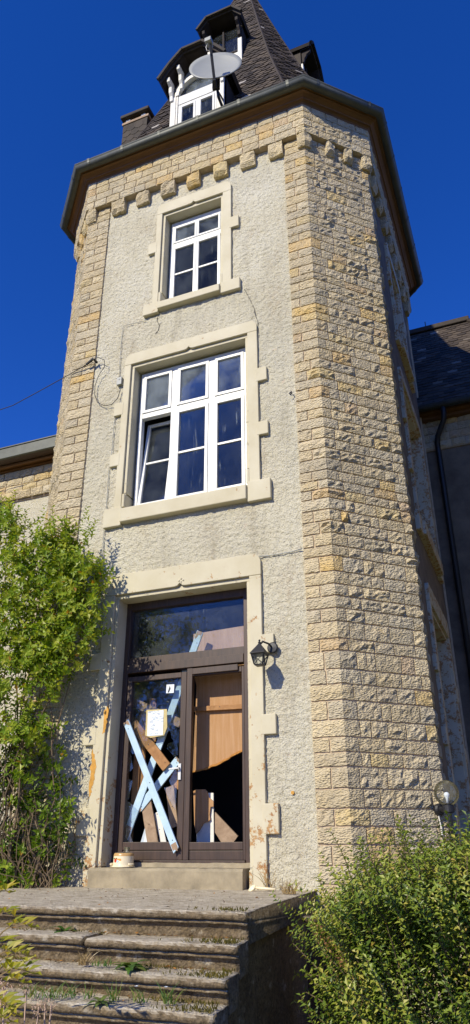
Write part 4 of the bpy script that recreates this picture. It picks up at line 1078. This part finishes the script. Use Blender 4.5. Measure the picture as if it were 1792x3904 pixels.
for k, (px_, py_) in enumerate(((1075, 555),)):
    p = zoom(300, 2600, 1.3133)(px_, py_, -.0); m = MB().tube([p+Vector((0, .01, 0)), p+Vector((0, -.03, 0))], .018, 8); tag(m.build('wall_plug', M['ochre']), 'small rusty stub in the plaster right of the lower door block', 'stub')
for pts in ([A4(878, 48, -.004), A4(886, 72, -.004), A4(896, 96, -.004), A4(899, 130, -.004), A4(904, 182, -.004)], [A4(900, 700, -.004), A4(912, 760, -.004), A4(908, 830, -.004)],
            [zoom(200, 400, 1.4775)(a, c, -.004) for a, c in ((1080, 1035), (1112, 1095), (1138, 1150), (1146, 1190), (1160, 1230))], [zoom(300, 1150, 1.3133)(a, c, -.004) for a, c in ((398, 70), (392, 95), (404, 118), (398, 145), (384, 160))]):
    MB().tube(pts, .0045, 5).build('wall_crack', M['iron'], tower)
# curtain in the top window
m = MB()
for i in range(14):
    x0 = -3.86+.012*i
    y0 = .34+.02*math.sin(i*1.5); y1 = .34+.02*math.sin((i+1)*1.5)
    f = lambda z: 1-.35*math.exp(-((z-9.45)/.18)**2)
    zs = [9.05, 9.25, 9.4, 9.45, 9.5, 9.65, 9.9, 10.2]
    for za, zc in zip(zs, zs[1:]):
        m.add([(-3.80+(x0+3.80)*f(za), y0, za), (-3.80+(x0+.012+3.80)*f(za), y1, za), (-3.80+(x0+.012+3.80)*f(zc), y1, zc), (-3.80+(x0+3.80)*f(zc), y0, zc)], [(0, 1, 2, 3)])
tag(m.build('curtain', M['white_wood']), 'white curtain gathered with a tie behind the top window', 'curtain')

# white ladle on the landing
B4 = lambda a, c, z: at_z(a/.985, 3200+c/.985, z)
p = B4(948, 186, 1.25); q = B4(1035, 188, 1.25)
m = MB().tube([p+Vector((.03, 0, .01)), (p+q)/2+Vector((0, 0, .005)), q], .012, 8); m.lathe([(0, -.02), (.03, -.012), (.04, .01), (.036, .012), (.026, -.006), (0, -.014)], p, (-.4, -.5, .7), 14)
tag(m.build('ladle', M['enamel'], smooth=True), 'white ladle lying on the landing at the right of the threshold', 'ladle')

# timber boards beside the steps
wp = thing('board_screen', (-1.72, -1.0, 0), 'rusty brown screen of upright boards beside the steps behind the hedge', 'screen')
for k in range(4):
    x = -1.935+.115*k; m = MB().box(x, x+.108, -1.0+rnd(-.008, .008), -.97, 0, 1.05+rnd(-.01, .01)); m.build('board', M['plank_dark'], wp, bevel=.004)
m = MB().box(-1.96, -1.44, -1.03, -.93, 1.062, 1.10); m.build('cap_board', M['doorwood'], wp, bevel=.006)

# ------------------------------------------------------------------ plants
def shoot(m, p, d, L, nl, ll, lw_, tint0, droop=.0, stem=None, spread=.9):
    """a twig with leaves in pairs"""
    p = Vector(p); d = Vector(d).normalized(); pts = [p.copy()]
    ang = rnd(0, 6.28)
    for i in range(nl):
        d = (d+Vector((rnd(-.07, .07), rnd(-.07, .07), rnd(-.05, .05)-droop))).normalized()
        p = p+d*(L/nl); pts.append(p.copy())
        side = d.orthogonal().normalized(); s2 = d.cross(side); ang += 1.57+rnd(-.4, .4)
        for k in (0, math.pi):
            o = side*math.cos(ang+k)+s2*math.sin(ang+k)
            ld = (d*rnd(.3, .7)+o*spread).normalized()
            m.leaf(p, ld, (o*-.4+d+Vector((0, 0, .4))).normalized(), ll*rnd(.7, 1.2), lw_*rnd(.8, 1.2), (1.0 if random.random() < .012 else min(.95, max(0, tint0+rnd(-.25, .25)+.25*(i/nl)-.05))))
    if stem is not None: stem.append(pts)
def stems_mesh(lst, r, n=4):
    m = MB()
    for pts in lst: m.tube(pts[::2]+[pts[-1]], [r*(1-.6*i/len(pts[::2]+[0])) for i in range(len(pts[::2]+[0]))], n, cap=False)
    return m
# box hedge on the right ---------------------------------------------------------
random.seed(21)
hd_ = thing('hedge_shrub', (-.4, -1.7, 0), 'dense small-leaved green shrub filling the lower right corner', 'shrub')
lf = MB(); stm = []
def htop(x, y): return 1.52+.10*n3(x*2.3, y*2.3, 4)+.09*n3(x*6, y*6, 2)
cnt = 0
while cnt < 1900:
    x, y = rnd(-1.4, .2), -2.4+1.7*random.random()**1.4
    ex = (x-.05)/1.45; ey = (y+1.6)/.95
    if abs(ex)**3+abs(ey)**3 > 1: continue
    cnt += 1
    zt_ = (htop(x, y)+.05)*(1-.3*max(0, -ex)**3) ; zt_ *= 1-.1*max(0, -(y+1.9))**2
    edge = max(abs(ex), abs(ey))
    L = rnd(.35, .6)
    z0 = zt_-L*.8 if random.random() < .38 else rnd(.05, zt_-.3)
    out = Vector((ex*.6*edge, ey*.6*edge-.25, 1.0-.35*edge*(z0 < zt_-.7)))
    if random.random() < .08: L *= 1.35
    shoot(lf, (x, y, z0), out+Vector((rnd(-.25, .25), rnd(-.25, .25), 0)), L, int(L/.026), rnd(.03, .048), rnd(.015, .024), rnd(.15, .75), .0, stm)
for (x, y, z, dx, dz, L) in ((-1.2, -1.9, .98, -1, .45, .55), (-1.25, -1.9, .82, -1, .2, .55), (-1.15, -2.0, .66, -1, .25, .45), (-1.15, -1.9, 1.15, -.55, .9, .5), (-1.1, -1.9, 1.25, -.45, 1, .45), (-.95, -1.9, 1.4, -.15, 1, .42), (-.75, -1.9, 1.45, .05, 1, .34), (-1.15, -2.1, .45, -1, .3, .4), (-1.15, -2.0, .3, -1, .35, .4)):
    for k in range(4): shoot(lf, (x+rnd(-.1, .1), y+rnd(-.2, .2), z+rnd(-.12, .12)), (dx*rnd(.5, 1), rnd(-.4, .3), dz+rnd(-.1, .5)), L*rnd(.5, 1.1), int(L/.026), .042, .02, .6, .01, stm)
lf.build('foliage', M['hedge'], hd_)
stems_mesh(stm[::2], .005, 3).build('stems', M['climb_bark'], hd_)['kind'] = 'stuff'

# climbing shrub on the left -------------------------------------------------------
random.seed(33)
cl = thing('climbing_shrub', (-5.4, -.4, 1.23), 'tall leafy climbing shrub against the left corner of the tower', 'shrub')
lf = MB(); stm = []
BL = [(-6.05, -.5, 5.25, .40, .3, .45, 46), (-5.75, -.55, 4.7, .5, .35, .5, 75), (-5.25, -.5, 4.85, .4, .28, .32, 55), (-4.85, -.42, 4.75, .3, .22, .38, 42),
      (-4.72, -.4, 4.25, .26, .2, .38, 40), (-5.2, -.5, 4.25, .5, .33, .5, 95), (-5.75, -.55, 4.0, .5, .35, .5, 80), (-4.85, -.4, 3.72, .3, .22, .32, 42),
      (-5.3, -.5, 3.6, .45, .3, .35, 60), (-5.8, -.6, 3.3, .4, .3, .3, 40), (-5.75, -.6, 2.72, .3, .25, .2, 24), (-5.35, -.5, 2.72, .32, .22, .12, 22),
      (-5.6, -.5, 2.2, .35, .3, .4, 22), (-5.15, -.25, 2.0, .3, .14, .4, 26), (-5.5, -.3, 1.6, .4, .18, .4, 40), (-4.98, -.2, 1.6, .25, .12, .3, 14), (-5.35, -.25, 2.5, .35, .15, .4, 30), (-5.5, -.3, 1.35, .35, .2, .15, 20), (-5.9, -.6, 2.0, .3, .3, .7, 26), (-5.45, -.35, 3.0, .3, .2, .4, 18)]
for (x, y, z, rx, ry, rz, n) in BL:
    low = z < 2.9
    subs = [Vector((rnd(-.75, .75), rnd(-.75, .75), rnd(-.8, .8))) for _ in range(6)]
    for k in range(int(n*2.0)):
        while True:
            q = Vector((rnd(-1, 1), rnd(-1, 1), rnd(-1, 1)))
            if q.length < 1: break
        if random.random() < .7: q = random.choice(subs)+q*.42
        p = Vector((x+q.x*rx, y+q.y*ry, z+q.z*rz))
        L = rnd(.12, .3)
        shoot(lf, p, (q.x*.7+rnd(-.4, .4), q.y*.4-.35, rnd(-.5, .9)), L, int(L/.034), .07, .04, rnd(.35, .75) if not low else (rnd(.0, .4) if y > -.4 else rnd(.3, .75)), .03, stm, 1.0)  # low leaves near the wall take darker tints to imitate shade
# wispy tips at the top
for (x, z, h) in ((-6.1, 5.5, .4), (-5.85, 5.35, .35), (-5.45, 5.1, .3), (-5.15, 5.05, .3), (-4.95, 5.0, .38), (-4.75, 4.95, .3), (-4.55, 4.5, .25), (-6.2, 5.6, .5), (-6.0, 5.45, .5), (-5.6, 5.2, .45), (-5.3, 5.15, .42), (-4.85, 5.1, .4), (-4.5, 4.2, .3), (-4.5, 3.8, .3)):
    for k in range(3): shoot(lf, (x+rnd(-.12, .12), -.4+rnd(-.1, .1), z), (rnd(-.3, .3), -.1, 1), h*rnd(.6, 1.1), int(h/.04), .055, .03, .55, .0, stm, .8)
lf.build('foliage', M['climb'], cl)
stems_mesh(stm[::2], .005, 3).build('twigs', M['bark'], cl)['kind'] = 'stuff'
m = MB()
for (x, y, z, rx, ry, rz, n) in BL:
    for k in range(2):
        b0 = Vector((-5.5+rnd(-.6, .5), -.35+rnd(-.15, .1), 1.2)); e = Vector((x+rnd(-.5, .5)*rx, y+rnd(-.3, .3)*ry, z+.3*rz)); mid = b0.lerp(e, .5)+Vector((rnd(-.45, .45), rnd(-.15, .15), .1))
        pts = [b0*(1-t)**2+mid*2*t*(1-t)+e*t*t+Vector((rnd(-.045, .045), rnd(-.03, .03), 0)) for t in [i/9 for i in range(10)]]
        m.tube(pts, [.013*(1-.7*i/9)*rnd(.7, 1.2) for i in range(10)], 5)
for k in range(90):      # tangle of bare stems low down
    b0 = Vector((rnd(-5.75, -4.75), rnd(-.55, -.08), 1.2)); L = rnd(.4, 1.5)
    d = Vector((rnd(-.35, .35), rnd(-.2, .12), 1)); pts = [b0]; p = b0.copy()
    for i in range(9):
        d = (d+Vector((rnd(-.5, .5), rnd(-.2, .2), rnd(-.4, .2)))).normalized(); p = p+d*L/9
        if p.y > -.03: p.y = -.03
        if p.x > -4.78: p.x = -4.78-rnd(0, .05)
        pts.append(p.copy())
    m.tube(pts, [.006*(1-.07*i) for i in range(10)], 4, cap=False)
m.build('branches', M['climb_bark'], cl)

# yellow-green plant close to the camera at the lower left -----------------------------
random.seed(5)
D4 = zoom(0, 3300, 1.6886)
fp = thing('foreground_plant', D4(-60, 1100, -3.9), 'yellow-green pinnate-leaved plant at the lower left edge before the steps', 'plant')
lf = MB(); st2 = []
for (a, c, a2, c2, n) in ((-80, 300, 60, 180, 4), (-90, 420, 95, 330, 4), (-60, 520, 195, 400, 5), (-70, 700, 180, 590, 5), (-50, 640, 130, 600, 4), (-90, 800, 205, 700, 6), (-60, 760, 60, 700, 4), (-100, 950, 60, 930, 4), (-80, 1000, 100, 960, 5), (-60, 500, 40, 600, 4), (-60, 880, 150, 760, 4), (-90, 1100, 70, 1010, 5)):
    Y0 = rnd(-4.1, -3.7); p, q = D4(a, c, Y0), D4(a2, c2, Y0-.15); pts = [p.lerp(q, t)+Vector((0, 0, .05*math.sin(t*3.1))) for t in [i/7 for i in range(8)]]; st2.append(pts)
    for i in range(n):
        t = .45+.55*i/max(1, n-1); k = p.lerp(q, t)+Vector((0, 0, .05*math.sin(t*3.1))); d = (q-p).normalized()
        for s in (-1, 1):
            if i == n-1 and s == 1: lf.leaf(k, d+Vector((0, 0, -.1)), (0, 0, 1), .085, .034, rnd(.3, 1)); continue
            lf.leaf(k, d*.6+Vector((rnd(-.1, .1), s*.6, .25+rnd(-.3, .3))), (rnd(-.3, .3), -.5, 1), .075*rnd(.8, 1.2), .03, rnd(.2, 1))
lf.build('foliage', M['yellowleaf'], fp); stems_mesh(st2, .004, 4).build('stems', M['straw'], fp)
sh = MB(); M['seed'] = simple('pinkish_seed_head', lin(186, 160, 140), .9, .15, 60)
for (a, c) in ((30, 800), (170, 795), (290, 890), (250, 910), (330, 900), (20, 780)):
    p = D4(a, c, -3.75)
    for k in range(60):
        o = Vector((random.gauss(0, .02), random.gauss(0, .02), random.gauss(0, .022))); sh.leaf(p+o, (rnd(-1, 1), rnd(-1, 1), rnd(-1, 1)), (0, 0, 1), .014, .006, .5)
    sh.tube([p, p+Vector((rnd(-.03, .03), .02, -.4))], .004, 4)
sh.build('seed_heads', M['seed'], fp)

# weeds on the steps ---------------------------------------------------------------------
def rosette(pos, n, r, label):
    m = MB()
    for k in range(n):
        a = 2*math.pi*k/n+rnd(-.25, .25); L = r*rnd(.7, 1.15); el = rnd(.25, 1.0)
        d = Vector((math.cos(a), math.sin(a), el)).normalized(); s = d.cross(Vector((0, 0, 1))).normalized(); p = Vector(pos); pts = []
        for i in range(6):
            t = i/5; wv = (.1+.9*math.sin(math.pi*min(1, t*.9+.12)))*r*.17*(1 if i % 2 else .75)
            q = p+d*L*t+Vector((0, 0, -.5*L*t*t)); pts += [q-s*wv, q+s*wv]
        m.add(pts, [(2*i, 2*i+1, 2*i+3, 2*i+2) for i in range(5)], 0, rnd(.2, .9))
    return tag(m.build('dandelion', M['weed'], smooth=True), label, 'weed', 'dandelions on the steps')
def D4z(a, c, z): return at_z(a/1.6886, 3300+c/1.6886, z)
rosette(D4z(415, 425, 1.085), 9, .13, 'broad-leaved green weed growing on the second step beside the break')
rosette(D4z(835, 660, .945), 16, .16, 'spreading dandelion rosette in the middle of the third step')
rosette(D4z(650, 880, .82), 12, .10, 'small green weed rosette low on the fourth step')
def tuft(pos, n, h, sp, label, mat='weed', name='grass_tuft'):
    m = MB()
    for k in range(n):
        p = Vector(pos)+Vector((rnd(-sp, sp), rnd(-sp, sp)*.5, 0)); d = Vector((rnd(-.5, .5), rnd(-.5, .3), 1)).normalized(); L = h*rnd(.5, 1.2); s = d.cross(Vector((rnd(-1, 1), 1, 0))).normalized()*.0035
        pts = []
        for i in range(5):
            t = i/4; q = p+d*L*t+Vector((d.x*.4, d.y*.4, -.35))*L*t*t; pts += [q-s*(1-t*.85), q+s*(1-t*.85)]
        m.add(pts, [(2*i, 2*i+1, 2*i+3, 2*i+2) for i in range(4)], 0, rnd(.2, 1))
    return tag(m.build(name, M[mat]), label, 'grass', 'grass tufts on the steps')
tuft(D4z(290, 850, .82), 50, .13, .12, 'grass growing on the fourth step at the left')
tuft(D4z(500, 850, .82), 26, .11, .09, 'grass growing on the fourth step left of the weed rosette')
tuft(D4z(735, 870, .82), 16, .15, .03, 'thin upright grass right of the small weed rosette')
tuft(D4z(890, 880, .82), 16, .11, .06, 'sparse grass with a white flower near the middle of the fourth step')
tuft(D4z(1085, 890, .82), 24, .15, .04, 'tall grass clump with white flower at the right of the fourth step')
tuft(D4z(70, 375, 1.085), 26, .1, .12, 'dry grass at the left edge of the second step', 'straw')
tuft(D4z(650, 645, .945), 24, .07, .06, 'low green growth beside the dandelion rosette on the third step')
tuft(D4z(540, 640, .945), 26, .13, .04, 'dry brown stalks in the break of the second step', 'straw')
tuft(B4(920, 180, 1.235), 34, .15, .05, 'grass tuft at the right end of the threshold')
tuft(B4(1085, 205, 1.235), 60, .17, .06, 'grass tuft hanging over the right corner of the landing', 'straw')
tuft(B4(1010, 190, 1.235), 14, .3, .05, 'thin tall dry stalks against the plaster right of the door', 'straw')
fl = MB()
for (a, c, z, h) in ((877, 782, .82, 0), (1068, 787, .82, 0)):
    p = D4(a, c, -3.0)
    for k in range(10): fl.leaf(p, (math.cos(k*.63), math.sin(k*.63)*.6, .5), (0, 0, 1), .014, .008, .5)
tag(fl.build('white_flowers', M['paper']), 'two small white flower heads above the grass on the fourth step', 'flower')
random.seed(12)
dl = MB()
for k in range(420):
    i = random.choice((0, 0, 1, 1, 2, 2, 3, 3)); z, yf = STEPS[i]; yb_ = -.2 if i == 0 else STEPS[i-1][1]
    x = rnd(-5, -2.0); y = rnd(yf+.06, yb_) if i == 0 else yb_+.05-abs(random.gauss(0, .05))
    dl.leaf((x, y, z+.012), (rnd(-1, 1), rnd(-1, 1), rnd(-.1, .3)), (rnd(-.3, .3), rnd(-.3, .3), 1), rnd(.015, .035), rnd(.008, .02), random.random())
M['litter'] = m_leaf('dead_leaf', [(0, lin(70, 50, 28)), (.7, lin(130, 92, 46)), (1, lin(190, 130, 50))], .1)
tag(dl.build('leaf_litter', M['litter'], origin=(-3.5, -2, .8)), 'small dead leaves scattered over landing and steps', 'leaves', kind='stuff')
mo = MB()
random.seed(14)
for k in range(3200):      # moss and small growth along the inner edges and the right-hand ends
    i = random.choice((0, 1, 1, 2, 2, 3, 3)); z, yf = STEPS[i]
    if random.random() < .2:
        y = yf+.01+abs(random.gauss(0, .1)); x = xr(y)-.01-abs(random.gauss(0, .16))
    else:
        if i == 0: continue
        y = STEPS[i-1][1]+.04-abs(random.gauss(0, .02)); x = rnd(-5, xr(y)-.03)
        if n3(x*2.2, i*5.3, 0) < -.05: continue
    mo.leaf((x, y, z+.002), (rnd(-.6, .6), rnd(-.8, .3), 1), (0, -1, .3), rnd(.008, .03), rnd(.005, .009), random.random())
M['moss'] = m_leaf('moss', [(0, lin(58, 56, 18)), (.6, lin(92, 88, 28)), (1, lin(128, 112, 52))], .15)
tag(mo.build('moss', M['moss'], origin=(-3.5, -2, .8)), 'olive moss growing in the joints of the steps', 'moss', kind='stuff')

# ------------------------------------------------------------------ unseen trees: one mirrored in the glass, the others added to block skylight
def tree(base, h, r, label, seed, nl=5200):
    random.seed(seed)
    t = thing('broadleaf_tree', base, label, 'tree'); b0 = Vector(base)
    m = MB(); m.tube([b0+Vector((.06*math.sin(i), .05*math.cos(i*1.3), h*.62*i/8)) for i in range(9)], [.26*(1-.08*i) for i in range(9)], 10)
    ends = []
    for k in range(16):
        a = k*2.4; z0 = h*(.25+.35*k/16); e = b0+Vector((math.cos(a)*r*.72, math.sin(a)*r*.72, z0+h*rnd(.12, .3))); s0 = b0+Vector((0, 0, z0)); mid = s0.lerp(e, .5)+Vector((0, 0, .4))
        m.tube([s0*(1-q)**2+mid*2*q*(1-q)+e*q*q for q in [i/6 for i in range(7)]], [.09*(1-.13*i) for i in range(7)], 6); ends.append(e)
    m.build('trunk', M['bark'], t, smooth=True)
    lf = MB()
    cl_ = [e+Vector((rnd(-.6, .6), rnd(-.6, .6), rnd(-.4, .6))) for e in ends for _ in range(3)]+[b0+Vector((rnd(-.4, .4)*r, rnd(-.4, .4)*r, h*rnd(.55, .98))) for _ in range(22)]
    for k in range(nl):
        c = random.choice(cl_); p = c+Vector((random.gauss(0, .45), random.gauss(0, .45), random.gauss(0, .36)))
        lf.leaf(p, (rnd(-1, 1), rnd(-1, 1), rnd(-.8, .4)), (rnd(-.5, .5), rnd(-.5, .5), 1), rnd(.16, .3), rnd(.1, .17), random.random()*.7)
    lf.build('crown', M['hedge'], t)
tree((5.2, 1.6, 0), 12.5, 2.9, 'unseen broad tree added right of the tower to shade its side face', 3, 14000)  # out of view, added to hold skylight off the side face
tree((-17.5, -22, 0), 14, 3.4, 'tall dark tree behind the viewpoint, mirrored in the glass above the door', 8, 7000)
tree((9, -17, 0), 13, 3.4, 'unseen rounded tree added behind the viewpoint to block skylight', 9, 7000)  # extra crown behind the camera, added to cut ambient light
tree((15, -8, 0), 14, 3.6, 'unseen wide tree added far right of the house front to block skylight', 10, 7000)  # added out of frame to lower the sky fill from the right
tree((-16, -9, 0), 12, 3.2, 'unseen spreading tree added far left of the entrance steps to block skylight', 11, 7000)  # added occluder, never in view, dims sky fill from the left
